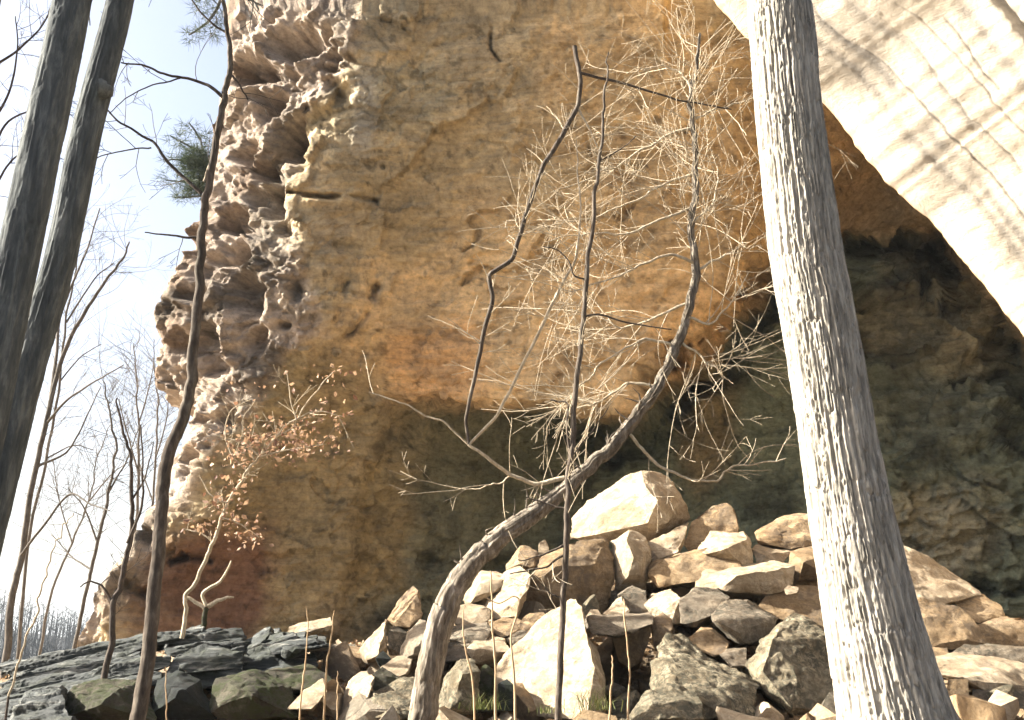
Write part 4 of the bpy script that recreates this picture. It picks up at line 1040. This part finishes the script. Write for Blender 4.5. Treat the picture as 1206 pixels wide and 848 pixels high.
# bent pale tree arching over the rocks
d = 9.6
base = P(494, 870, d); base[2] = gz_at(base[0], d)
e = tree_empty('bent_tree', 'bent bare tree arching right over the rock pile with many pale twigs', 'tree', base)
tp = [(488, 900), (497, 850), (505, 800), (517, 740), (533, 698), (562, 656), (600, 624), (640, 596), (680, 562), (720, 525), (750, 490), (776, 453), (796, 408), (809, 368), (821, 318), (814, 270), (818, 220), (820, 170), (813, 128), (818, 90), (824, 40)]
tw = [35, 32, 31, 30, 29, 25, 22, 20, 17, 15, 14, 13, 11, 10, 9, 8, 7, 6, 5, 4, 2.5]
n = 300
path = pxpath(tp, d, n, 3, 0.03); rad = np.array([0.5 * wv * mpp(q[0], q[1], d) for q, wv in zip(tp, tw)]); rad = np.interp(np.linspace(0, 1, n), np.linspace(0, 1, len(rad)), rad)
rad = rad * (1 + 0.12 * fbm(np.stack([np.linspace(0, 30, n)] * 3, -1), 1.0, 3, 8))
bark_trunk('trunk', M['dead_wood'], e, base, path, rad, 60, 0.013, 41, 34)
bent_top = path[int(n * .66):], rad[int(n * .66):]
limbs = [bent_top]
LB = [([(665, 563), (630, 571), (602, 560), (575, 541), (552, 524)], [6, 3.5]),
      ([(552, 524), (548, 495), (560, 440), (571, 385), (581, 352), (574, 325), (604, 306), (618, 255), (640, 195), (662, 160), (681, 125), (684, 95), (677, 55)], [4, 5.5, 5.5, 6, 5.5]),
      ([(552, 524), (585, 490), (612, 437), (640, 380), (664, 330), (678, 308), (684, 250), (680, 200), (679, 165)], [3.5, 4, 4, 2.5, 1.5]),
      ([(684, 86), (740, 100), (800, 118), (862, 129)], [3.5, 2.5, 1.5]),
      ([(681, 128), (695, 155), (704, 175)], [3, 2]),
      ([(552, 524), (520, 495), (500, 490), (478, 476), (435, 462)], [2.5, 1.5]),
      ([(742, 512), (765, 538), (800, 560), (838, 568), (862, 552), (925, 539)], [4, 3, 1.5]),
      ([(820, 150), (785, 160), (745, 185), (705, 205), (650, 228)], [4, 2.5, 1.2]),
      ([(816, 205), (785, 215), (745, 238), (700, 255), (655, 262)], [4, 2.5, 1.2]),
      ([(815, 245), (780, 258), (735, 275), (690, 275), (640, 285)], [4, 2.5, 1.2]),
      ([(820, 310), (785, 300), (745, 318), (705, 332), (665, 345)], [4, 2.5, 1.2]),
      ([(812, 356), (775, 372), (735, 385), (700, 372), (672, 365)], [4, 2.5, 1.2]),
      ([(796, 408), (760, 400), (722, 418), (690, 448), (665, 470)], [4, 2.5, 1.2]),
      ([(774, 456), (740, 452), (710, 470), (680, 480), (640, 475)], [4, 2.5, 1.2]),
      ([(818, 320), (845, 305), (870, 292), (892, 290)], [4, 2, 1]),
      ([(808, 372), (835, 382), (858, 360), (882, 318)], [4, 2.2, 1]),
      ([(800, 400), (825, 420), (850, 440), (862, 452)], [3.5, 2, 1]),
      ([(816, 262), (840, 240), (846, 205), (838, 180)], [3.5, 2, 1]),
      ([(819, 140), (845, 128), (872, 120), (900, 108)], [3, 2, 1]),
      ([(818, 110), (800, 85), (770, 78), (740, 85)], [3, 2, 1]),
      ([(602, 560), (580, 572), (552, 575)], [2, 1.2])]
for k, (pp, wv) in enumerate(LB):
    dd = (-.25, .1, .2, .0, -.15, .25)[k % 6]
    pp3 = [(q[0], q[1], dd * min(1, i / 3)) for i, q in enumerate(pp)] if k > 6 else [(q[0], q[1], -0.12 if k in (1, 2, 3, 4, 5, 20) or (k == 0 and i > 2) else 0) for i, q in enumerate(pp)]
    limb(e, base, pp3, wv, d, M['twig'] if k not in (1, 3) else (M['bark_sapling'] if k == 1 else M['twig_dark']), angular=k < 6, sides=7, wob=0.035 if k > 5 else 0.012, n=max(24, 9 * len(pp)), seed=50 + k, store=limbs)
rg = random.Random(77)
twig_cloud(e, base, limbs[8:], 190, 1.05, M['twig'], rg, 0.0048, 0.1, (-0.3, 0, .0), 2, 0.22, kids=(1, 3))
twig_cloud(e, base, [limbs[0]], 60, 1.0, M['twig'], rg, 0.0048, 0.1, (0.0, 0, 0), 2, 0.22, kids=(1, 3))
twig_cloud(e, base, limbs[1:8], 60, 0.6, M['twig'], rg, 0.0045, 0.05, (0, 0, 0), 1, 0.28)
# splinters and torn bark along the old trunk
mb = MB()
for k in range(26):
    i = rg.randint(60, 160); p0 = path[i]; dv = np.array([rg.gauss(-.3, .6), rg.gauss(-.2, .3), rg.uniform(.3, 1)]); dv /= np.linalg.norm(dv)
    L = rg.uniform(.08, .26); tube(mb, [p0 + dv * rad[i] * .8, p0 + dv * (rad[i] + L * .6), p0 + dv * (rad[i] + L) + np.array([rg.gauss(0, .03), 0, 0])], [.012, .007, .002], 5)
mb.build('splinters', M['dead_wood'], e, base, kind='stuff')

# thin straight sapling, centre
d = 8.8
base = P(655, 880, d); base[2] = gz_at(base[0], d)
e = tree_empty('sapling', 'thin straight dark sapling standing before the white triangular boulder', 'sapling', base)
limbs = []
limb(e, base, [(652, 960), (657, 850), (660, 780), (664, 700), (668, 620), (672, 540), (678, 470), (686, 390), (692, 310), (700, 230), (708, 160), (714, 100), (716, 62)], [8.5, 8, 7.6, 7.2, 6.8, 6.6, 6.4, 6, 5.4, 4.6, 3.6, 2.6, 1.2], d, M['bark_sapling'], 'trunk', 10, 0.03, 160, 5, store=limbs)
for k, (pp, wv) in enumerate([([(667, 640), (645, 652), (610, 660)], [3, 1.5]), ([(667, 652), (640, 668), (600, 676)], [3, 1.5]), ([(665, 703), (652, 702), (637, 688)], [2.5, 1.2]),
                              ([(668, 600), (648, 594), (620, 585)], [3, 1.5]), ([(691, 330), (676, 322), (665, 300), (640, 290)], [2.5, 1.2]), ([(672, 545), (668, 510), (668, 475), (648, 472)], [3, 2]),
                              ([(676, 535), (700, 505), (716, 480)], [2, 1]), ([(704, 190), (725, 180), (750, 160)], [2, 1]), ([(688, 372), (710, 372), (740, 380), (790, 388)], [3, 1.5])]):
    limb(e, base, pp, wv, d, M['bark_sapling'], seed=80 + k, store=limbs)
twig_cloud(e, base, limbs, 34, 0.35, M['twig'], rg, 0.0035, 0.2, (0, 0, .1), 1)

# slender bent-kneed tree, left
d = 8.4
base = P(152, 890, d); base[2] = gz_at(base[0], d)
e = tree_empty('slender_tree', 'slender bare tree with a bend in its stem before the craggy cliff edge', 'tree', base)
limbs = []
pts = [(148, 930), (160, 860), (168, 815), (178, 740), (185, 660), (190, 600), (198, 540), (215, 490), (225, 450), (228, 400), (235, 330), (238, 270), (245, 220), (258, 150), (265, 110), (272, 70), (266, 25), (258, -40), (262, -120)]
n = 240
path = pxpath(pts, d, n, 4, 0.02); rad = pxrad(pts, [21, 19, 18, 17, 16, 15.5, 15, 14, 13, 11.5, 10.5, 9.5, 9, 8, 7, 6, 5, 3.5, 2], d, n)
bark_trunk('trunk', M['bark_sapling'], e, base, path, rad, 26, 0.004, 47, 26)
limbs.append((path[140:], rad[140:]))
for k, (pp, wv) in enumerate([([(262, 114), (240, 98), (200, 88), (170, 77), (143, 74)], [4.5, 3, 1.8]), ([(212, 92), (182, 100), (150, 116), (128, 135)], [2, 1]),
                              ([(237, 228), (215, 208), (195, 188), (178, 165), (150, 150), (126, 129)], [4.5, 3.5, 2]), ([(232, 280), (205, 278), (172, 274)], [3.5, 1.5]),
                              ([(178, 174), (150, 176), (118, 186), (98, 200)], [2, 1]), ([(240, 214), (248, 190), (254, 176)], [2.5, 1.5]), ([(270, 85), (282, 100), (292, 118)], [3, 1.5]),
                              ([(268, 40), (240, 20), (215, -20)], [3, 1.5])]):
    limb(e, base, pp, wv, d, M['twig_dark'] if k != 5 else M['twig'], seed=90 + k, store=limbs)
twig_cloud(e, base, limbs[1:], 26, 0.5, M['twig_dark'], rg, 0.004, 0.1, (0, 0, 0), 2)

# bare trees against the sky, left
SKYT = [
 ('bare dark tree rising from the left edge with a limb reaching right', 15, [(5, 800), (12, 720), (26, 650), (42, 560), (60, 470), (82, 400), (112, 350), (140, 310), (152, 285)], [13, 11, 9, 7, 5, 2.5],
  [([(60, 470), (66, 420), (72, 370), (100, 300), (118, 245)], [5, 1.5]), ([(54, 500), (80, 470), (110, 450), (145, 430)], [3.5, 1.2]), ([(44, 550), (80, 530), (105, 485), (118, 455)], [3, 1.2]), ([(24, 655), (50, 620), (82, 583), (110, 595), (130, 602)], [3.5, 1.2])]),
 ('dark crooked sapling stem left of the slender bent tree', 11.5, [(112, 870), (120, 815), (129, 760), (134, 715), (143, 680), (150, 640), (155, 590), (154, 540), (143, 505), (140, 470)], [12, 11, 10, 9, 7, 5, 3],
  [([(150, 640), (165, 600), (168, 560), (166, 500)], [4, 1.5]), ([(155, 590), (172, 560), (180, 520)], [3, 1]), ([(134, 715), (120, 690), (105, 685), (95, 690)], [3, 1.5])]),
 ('thin bare sapling against the sky above the far hillside', 18, [(88, 760), (100, 700), (115, 640), (128, 580), (136, 530), (128, 480), (122, 450)], [7, 6, 4, 2],
  [([(115, 640), (100, 600), (80, 575)], [2.5, 1]), ([(128, 580), (150, 540), (165, 500)], [2.5, 1]), ([(106, 670), (84, 655), (60, 630)], [2.5, 1])]),
 ('pale thin whip stem rising diagonally in the lower left corner', 10.5, [(10, 820), (25, 770), (42, 720), (55, 670), (70, 630), (88, 605)], [4, 3, 1.5], []),
 ('distant bare tree in front of the sky, left of slender tree', 24, [(150, 720), (158, 640), (164, 560), (163, 500), (160, 440), (158, 405)], [6, 5, 3, 1.5],
  [([(164, 560), (150, 510), (140, 470)], [2.5, 1]), ([(163, 500), (175, 460), (180, 430)], [2, 1])]),
 ('distant pale bare tree close behind the slender tree', 26, [(170, 700), (178, 620), (183, 540), (186, 480), (182, 430), (180, 400)], [5, 4, 2.5, 1.2],
  [([(183, 540), (195, 500), (198, 470)], [2, 1]), ([(180, 590), (165, 550), (160, 520)], [2, 1])]),
 ('distant leaning bare tree above the far hillside at left', 28, [(45, 780), (60, 700), (85, 640), (105, 590), (115, 540), (130, 500)], [5, 4, 2.5, 1.2],
  [([(85, 640), (70, 590), (62, 540)], [2, 1]), ([(105, 590), (130, 560), (150, 545)], [2, 1])]),
 ('thin bare tree right beside the slimmer dark trunk', 20, [(20, 780), (34, 640), (55, 540), (70, 450), (78, 380), (92, 300), (98, 240)], [6, 5, 3.5, 1.5],
  [([(70, 450), (95, 420), (120, 405)], [2, 1]), ([(78, 380), (110, 330), (135, 310)], [2.5, 1]), ([(55, 540), (85, 525), (110, 530)], [2, 1])]),
]
for k, (lb, d, pts, wv, subs) in enumerate(SKYT):
    base = P(pts[0][0], pts[0][1], d)
    base[2] = gz_at(base[0], d)
    e = tree_empty('bare_tree' if d > 12 else 'sapling', lb, 'tree' if d > 12 else 'sapling', base, 'bare trees at the left')
    limbs = []
    low_ = P(pts[0][0], pts[0][1], d)
    wv = [v_ * .72 for v_ in wv]
    pth, rr = limb(e, base, pts, wv, d, (M['twig_far'] if d > 12 else M['twig_dark']) if k != 3 else M['twig'], 'trunk', 8, 0.05, 70, 110 + k, store=limbs)
    if base[2] < low_[2] - .05:
        mb = MB(); tube(mb, [base - np.array([0, 0, .1]), (base + low_) / 2, low_], [rr[0] * 1.3, rr[0] * 1.1, rr[0]], 8); mb.build('trunk_foot', (M['twig_far'] if d > 12 else M['twig_dark']), e, base)
    for j, (pp, w2) in enumerate(subs):
        limb(e, base, [(q[0], q[1], random.Random(k * 9 + j).uniform(-.4, .4) * i) for i, q in enumerate(pp)], w2, d, (M['twig_far'] if d > 12 else M['twig_dark']), seed=130 + 10 * k + j, store=limbs)
    if subs:
        twig_cloud(e, base, limbs, 60 if d > 12 else 18, 0.06 * d if d > 12 else .45, (M['twig_far'] if d > 12 else M['twig_dark']), rg, 0.00028 * d, 0.25, (0.05, 0, .15), 2, 0.3, fmin=0.3)

# branches of a tree beyond the left edge, top left corner
d = 12
base = P(-60, 780, d); base[2] = gz_at(base[0], d)
e = tree_empty('bare_tree', 'bare tree reaching in behind the thick trunk at top left', 'tree', base, 'bare trees at the left')
limbs = []
limb(e, base, [(-60, 900), (-50, 700), (-40, 500), (-30, 300), (-20, 150), (-5, 0), (10, -100)], [26, 24, 18, 12, 7], d, M['bark_dark'], 'trunk', 10, .05, 80, 4)
for j, pp in enumerate([[(-20, 160), (10, 110), (20, 60), (18, 20)], [(-28, 280), (0, 210), (25, 180), (50, 175)], [(-25, 220), (5, 150), (35, 130), (60, 120)], [(-12, 80), (20, 60), (50, 30), (62, 0)]]):
    limb(e, base, pp, [3.5, 2.2, 1.2], d, M['twig_dark'], seed=190 + j, store=limbs)
twig_cloud(e, base, limbs, 40, 0.6, M['twig_dark'], rg, 0.005, 0.1, (0.1, 0, 0), 2)

# --- small leaning beech with rusty leaves, on the cliff foot
def leaf_mesh(mb, pos, size, rng, droop=0.5):
    t = np.array([rng.gauss(0, 1), rng.gauss(0, 1), rng.gauss(-droop, .6)]); t /= np.linalg.norm(t)
    s = np.array([rng.gauss(0, 1), rng.gauss(0, 1), rng.gauss(0, 1)]); s -= t * s.dot(t); s /= np.linalg.norm(s)
    nrm = np.cross(t, s)
    a = pos; b = pos + t * size * .5 + s * size * .3 + nrm * size * .12; c = pos + t * size; dd = pos + t * size * .5 - s * size * .3 + nrm * size * .12
    m_ = pos + t * size * .5
    mb.add([a, b, c, m_, dd], [[0, 1, 2, 3], [0, 3, 2, 4]])
d = 12.5
base = P(225, 700, d); 
e = tree_empty('beech_sapling', 'small leaning beech with rusty dry leaves before the cliff foot', 'sapling', base)
limbs = []
limb(e, base, [(214, 752), (218, 720), (221, 700), (240, 668), (253, 640), (262, 610), (275, 580), (292, 556), (306, 538), (325, 515), (355, 480), (395, 437)], [5.5, 5, 5, 4.8, 4.2, 3.8, 3, 2.4, 1.8, 1.2], d, M['twig'], 'trunk', 8, .06, 90, 3, store=limbs)
for j, (pp, wv) in enumerate([([(253, 640), (235, 628), (216, 622)], [2.5, 1]), ([(268, 592), (250, 585), (235, 560)], [2.5, 1]), ([(306, 538), (285, 520), (262, 518)], [2.5, 1]),
                              ([(306, 538), (340, 530), (385, 524)], [2.5, 1]), ([(325, 515), (348, 500), (342, 470), (338, 440)], [2.2, 1]), ([(292, 556), (270, 530), (268, 490), (295, 470)], [2, 1]),
                              ([(262, 610), (285, 618), (305, 632)], [2, 1]), ([(340, 498), (370, 485), (405, 490)], [2, 1]), ([(300, 545), (285, 500), (300, 470)], [1.8, .8])]):
    limb(e, base, pp, wv, d, M['twig'], seed=210 + j, store=limbs)
twig_cloud(e, base, limbs, 40, 0.4, M['twig'], rg, 0.0035, 0.1, (0.1, 0, 0.1), 1)
mb = MB()
rl = random.Random(5)
for (cx, cy, sx, sy, cnt) in [(310, 522, 34, 12, 190), (365, 520, 22, 9, 70), (385, 487, 18, 10, 40), (330, 455, 40, 14, 26), (395, 440, 14, 8, 22), (275, 570, 14, 12, 45), (280, 612, 16, 14, 60), (232, 618, 12, 5, 24), (295, 632, 12, 6, 34), (260, 592, 10, 8, 24), (285, 535, 16, 8, 60), (340, 505, 20, 10, 40)]:
    for _ in range(int(cnt * 1.25)):
        leaf_mesh(mb, P(rl.gauss(cx, sx), rl.gauss(cy, sy), d + rl.gauss(0, .3)), rl.choice([.035, .05, .06, .075, .095]) * rl.uniform(.85, 1.15), rl)
mb.build('leaves', M['beech_leaf'], e, base, kind='stuff')

# crooked pale root stump below it
d = 13.2
base = P(238, 742, d)
e = tree_empty('root_stump', 'small weathered stump with pale curled roots on the outcrop edge', 'stump', base)
for nm, pp, wv in [('stem', [(238, 752), (240, 735), (243, 715)], [8, 7, 6]), ('root', [(243, 714), (238, 700), (252, 690), (262, 682), (270, 668), (272, 660)], [4.5, 4, 3, 1.8]), ('root', [(241, 716), (228, 708), (216, 700)], [5, 3]), ('root', [(245, 714), (256, 708), (268, 704), (275, 703)], [6, 4, 2])]:
    limb(e, base, pp, wv, d, M['twig'] if nm == 'root' else M['moss'], nm, 8, .02, 24, 5)

# --- evergreen on the cliff edge
def needle_sprays(mb, centre, radius, count, rng, size=.16):
    for _ in range(count):
        v = np.array([rng.gauss(0, 1), rng.gauss(0, 1), rng.gauss(0, 1)]); v /= np.linalg.norm(v)
        p0 = np.array(centre) + v * np.array(radius) * rng.random() ** .5
        for _ in range(7):
            t = v * .5 + np.array([rng.gauss(0, .6), rng.gauss(0, .6), rng.gauss(0, .4)]); t /= np.linalg.norm(t)
            s = np.cross(t, [rng.gauss(0, 1), rng.gauss(0, 1), rng.gauss(0, 1)]); s /= max(np.linalg.norm(s), 1e-6)
            L = size * rng.uniform(.6, 1.2)
            mb.add([p0 - s * .005, p0 + s * .005, p0 + t * L + s * .002, p0 + t * L - s * .002], [[0, 1, 2, 3]])
d = 23.0
base = P(262, 245, d)
e = tree_empty('pine_tree', 'dark green pine growing from the cliff edge behind the slender tree', 'tree', base)
limbs = []
limb(e, base, [(275, 262), (262, 245), (248, 225), (240, 195), (236, 165)], [6, 4, 2], d, M['bark_dark'], 'trunk', 7, .05, 30, 6, store=limbs)
for j, pp in enumerate([[(248, 225), (220, 215), (195, 212)], [(243, 205), (215, 190), (192, 188)], [(238, 180), (215, 168), (200, 160)], [(240, 195), (255, 175), (262, 150)], [(250, 230), (225, 232), (205, 232)], [(236, 165), (228, 152), (222, 145)]]):
    limb(e, base, pp, [3, 1.5], d, M['bark_dark'], seed=230 + j, store=limbs)
mb = MB()
rn = random.Random(9)
for cx, cy, rx, rz, cnt in [(236, 200, .45, .5, 420), (230, 188, .32, .32, 200), (234, 222, .35, .25, 200), (205, 190, .35, .10, 34), (205, 213, .4, .12, 40), (212, 166, .35, .12, 34), (245, 165, .25, .25, 40), (215, 232, .3, .1, 30), (225, 150, .25, .1, 18)]:
    needle_sprays(mb, P(cx, cy, d), (rx, .4, rz), cnt, rn, .24)
mb.build('crown', M['needle'], e, base, kind='stuff')
base = P(275, -40, d)
e = tree_empty('pine_tree', 'pine bough hanging over the cliff edge at the top', 'tree', base)
limbs = []
limb(e, base, [(300, -60), (275, -30), (255, 10), (240, 30), (222, 42)], [6, 4, 2], d, M['bark_dark'], 'trunk', 7, .05, 30, 6, store=limbs)
mb = MB()
for cx, cy, rx, rz, cnt in [(245, 38, .4, .12, 40), (225, 42, .3, .08, 20), (255, 20, .35, .2, 40), (240, 8, .4, .15, 40), (262, -20, .5, .3, 60)]:
    needle_sprays(mb, P(cx, cy, d), (rx, .4, rz), cnt, rn, .24)
mb.build('crown', M['needle'], e, base, kind='stuff')

# --- dry stems standing among the stones
STEMS = [('tall reddish stem with a crooked top before white triangular boulder', 8.6, [(607, 850), (606, 800), (602, 750), (609, 722), (611, 706), (604, 702), (588, 710), (572, 704)], [4, 3.5, 3, 2]),
         ('pale straight stem left of the crooked-topped stem', 8.7, [(584, 850), (583, 790), (580, 740), (580, 700), (578, 672)], [4, 3.5, 2]),
         ('short pale stem before the grey rounded boulder', 9.2, [(559, 850), (556, 800), (550, 768), (545, 745), (547, 715)], [3.5, 3, 1.5]),
         ('straw-coloured stem rising before the black hollow', 9.0, [(740, 850), (741, 800), (740, 770), (737, 735), (735, 705)], [3.5, 3, 2]),
         ('short straw stem left of the black hollow stem', 9.0, [(717, 850), (720, 810), (722, 790), (720, 772)], [3.5, 3, 2]),
         ('tall dry stem before the tapering rock shard', 10.2, [(354, 828), (358, 790), (362, 745), (361, 715)], [3, 2.5, 1.2]),
         ('dry stem right of the tapering rock shard', 10.2, [(384, 795), (387, 770), (391, 740), (393, 718)], [3, 2.5, 1.2]),
         ('thin dry stem by the white upright slab', 10.0, [(397, 850), (398, 815), (397, 790)], [2.5, 1.5]),
         ('thin stem at the bottom left of the black triangular block', 9.6, [(196, 850), (196, 815), (195, 785)], [2.5, 1.5])]
for lb, d, pp, wv in STEMS:
    base = P(*pp[0], d); base[2] = min(base[2], gz_at(base[0], d))
    n = 30
    path = pxpath([(q[0], q[1]) for q in pp], d, n, 9 + len(lb), .016); path = np.concatenate([[base], path])
    rad = pxrad(pp, wv, d, n) * .68 * (1 + .25 * fbm(np.stack([np.arange(n) * .7] * 3, -1), 1., 2, len(lb))); rad = np.concatenate([rad[:1], rad])
    mb = MB(); tube(mb, path, rad, 6)
    o = mb.build('dry_stem', M['reed'], None, base, label=lb, category='stem', group='dry stems among the stones')
    o.location = base

# --- grass tufts, fallen leaves
def tuft(label, px, py, d, cnt, h, seed):
    r = random.Random(seed); mb = MB(); c = P(px, py, d)
    for _ in range(cnt):
        p0 = c + np.array([r.gauss(0, .09), r.gauss(0, .09), 0]); hh = h * r.uniform(.5, 1.2)
        lean = np.array([r.gauss(0, .35), r.gauss(0, .35), 1]) ; lean /= np.linalg.norm(lean)
        s = np.array([r.gauss(0, 1), r.gauss(0, 1), 0]); s /= np.linalg.norm(s) * 1.0
        bend = np.array([r.gauss(0, .06), r.gauss(0, .06), -.02])
        q = [p0 - s * .004, p0 + s * .004, p0 + lean * hh * .6 + s * .003, p0 + lean * hh * .6 - s * .003, p0 + lean * hh + bend + s * .001, p0 + lean * hh + bend - s * .001]
        mb.add(q, [[0, 1, 2, 3], [3, 2, 4, 5]])
    o = mb.build('grass_tuft', M['grass'], None, c, label=label, category='grass', group='grass tufts among the stones'); o.location = c
for k, (lb, px, py, d, cnt, h) in enumerate([
    ('bright green tuft beside the small blue-black stone', 572, 836, 9.7, 60, .28), ('green tuft at the right foot of the white triangle', 703, 836, 9.6, 70, .32), ('green tuft at the foot of the white triangle middle', 650, 840, 9.8, 40, .18)]):
    tuft(lb, px, py, d, cnt, h * .6, 60 + k)
mb = MB(); rl = random.Random(15)
lx = np.array([rl.uniform(-9, 9) for _ in range(8000)] + [rl.uniform(-6, 6.5) for _ in range(7000)]); ly = np.array([rl.uniform(3, 19) for _ in range(8000)] + [rl.uniform(8.8, 12.8) for _ in range(7000)])
lz = ground_z(lx[None], ly[None])[0]
for x, y, z in zip(lx, ly, lz):
    leaf_mesh(mb, np.array([x, y, z + .015]), rl.uniform(.05, .11), rl, 0.0)
o = mb.build('leaf_litter', M['litter_leaf'], None, np.zeros(3), label='brown fallen leaves scattered over the slope', category='leaf litter', kind='stuff')

# --- grit and small broken stone on the slope (too many to count)
mb = MB(); rl = random.Random(23)
ng = 9000
gx_ = np.array([rl.uniform(-0.22, 0.52) for _ in range(ng)]); gy_ = np.array([rl.uniform(9.2, 16.5) for _ in range(ng)])
gx_ = gx_ * gy_
gz_ = ground_z(gx_[None], gy_[None])[0]
for x, y, z in zip(gx_, gy_, gz_):
    sz = 0.02 + 0.06 * rl.random() ** 3
    c8 = np.array([[rl.uniform(.6, 1) * sx, rl.uniform(.6, 1) * sy, rl.uniform(.4, .8) * sz_] for sx in (-1, 1) for sy in (-1, 1) for sz_ in (-1, 1)]) * sz
    a_ = rl.uniform(0, 6.3); ca_, sa_ = math.cos(a_), math.sin(a_)
    c8 = np.stack([c8[:, 0] * ca_ - c8[:, 1] * sa_, c8[:, 0] * sa_ + c8[:, 1] * ca_, c8[:, 2]], -1) + np.array([x, y, z + .01])
    mb.add(c8, [[0, 1, 3, 2], [4, 6, 7, 5], [0, 4, 5, 1], [2, 3, 7, 6], [0, 2, 6, 4], [1, 5, 7, 3]])
o = mb.build('gravel', M['tan'], None, np.zeros(3), label='grit and broken stone chips between the boulders', category='gravel', kind='stuff')
for p_ in o.data.polygons: p_.use_smooth = False

# --- bare winter woods on the far hillside
mb = MB(); rl = random.Random(29)
for _ in range(1500):
    br = rl.uniform(-0.60, -0.36); r = rl.uniform(70, 330)
    x, y = r * math.sin(br), r * math.cos(br)
    z = gz_at(x, y); h = rl.uniform(5, 10); wv = rl.uniform(.07, .16)
    p0 = np.array([x, y, z - .5]); ln = np.array([rl.gauss(0, .06), rl.gauss(0, .06), 1])
    tube(mb, [p0, p0 + ln * h * .5, p0 + ln * h], [wv, wv * .7, .03], 3)
    for _ in range(7):
        f = rl.uniform(.35, .95); q0 = p0 + ln * h * f; dv = np.array([rl.gauss(0, .8), rl.gauss(0, .8), .9]); L = h * rl.uniform(.15, .3)
        tube(mb, [q0, q0 + dv * L], [wv * .45, .02], 3)
mb.build('far_woods', M['hill'], None, np.zeros(3), label='bare winter woods covering the far hillside', category='woods', kind='stuff')

# leave out the rubble that other stones hide completely
dg = bpy.context.evaluated_depsgraph_get(); dg.update()
seen = []
for o in RUB:
    hit = 0
    c = Vector(o.matrix_world.translation)
    for dx in (-.09, 0, .09):
        for dz in (-.04, .03, .09):
            tgt = c + Vector((dx * o.scale[0], 0, dz * o.scale[0])); dv = (tgt - Vector(EYE)).normalized()
            r_ = sc.ray_cast(dg, Vector(EYE) + dv * .1, dv)
            hit += bool(r_[0] and r_[4].name == o.name)
    seen.append(hit)
for o, h_ in zip(RUB, seen):
    if h_ == 0:
        bpy.data.objects.remove(o)

# --- winter haze: one closed box of thin even air round the whole place
bm = bmesh.new(); bmesh.ops.create_cube(bm, size=1.0)
bmesh.ops.scale(bm, vec=(8400, 8400, 150), verts=bm.verts)
hz = bpy.data.meshes.new('haze'); bm.to_mesh(hz); bm.free()
hm = bpy.data.materials.new('haze_air'); hm.use_nodes = True
ht = hm.node_tree; ht.nodes.remove(ht.nodes['Principled BSDF'])
pv = ht.nodes.new('ShaderNodeVolumePrincipled')
pv.inputs['Color'].default_value = (0.86, 0.93, 1.0, 1); pv.inputs['Density'].default_value = 0.00026
ht.links.new(pv.outputs[0], ht.nodes['Material Output'].inputs['Volume'])
hz.materials.append(hm)
link('haze', hz, None, (0, 0, 40), kind='stuff', label='thin pale winter haze filling the valley air', category='haze')
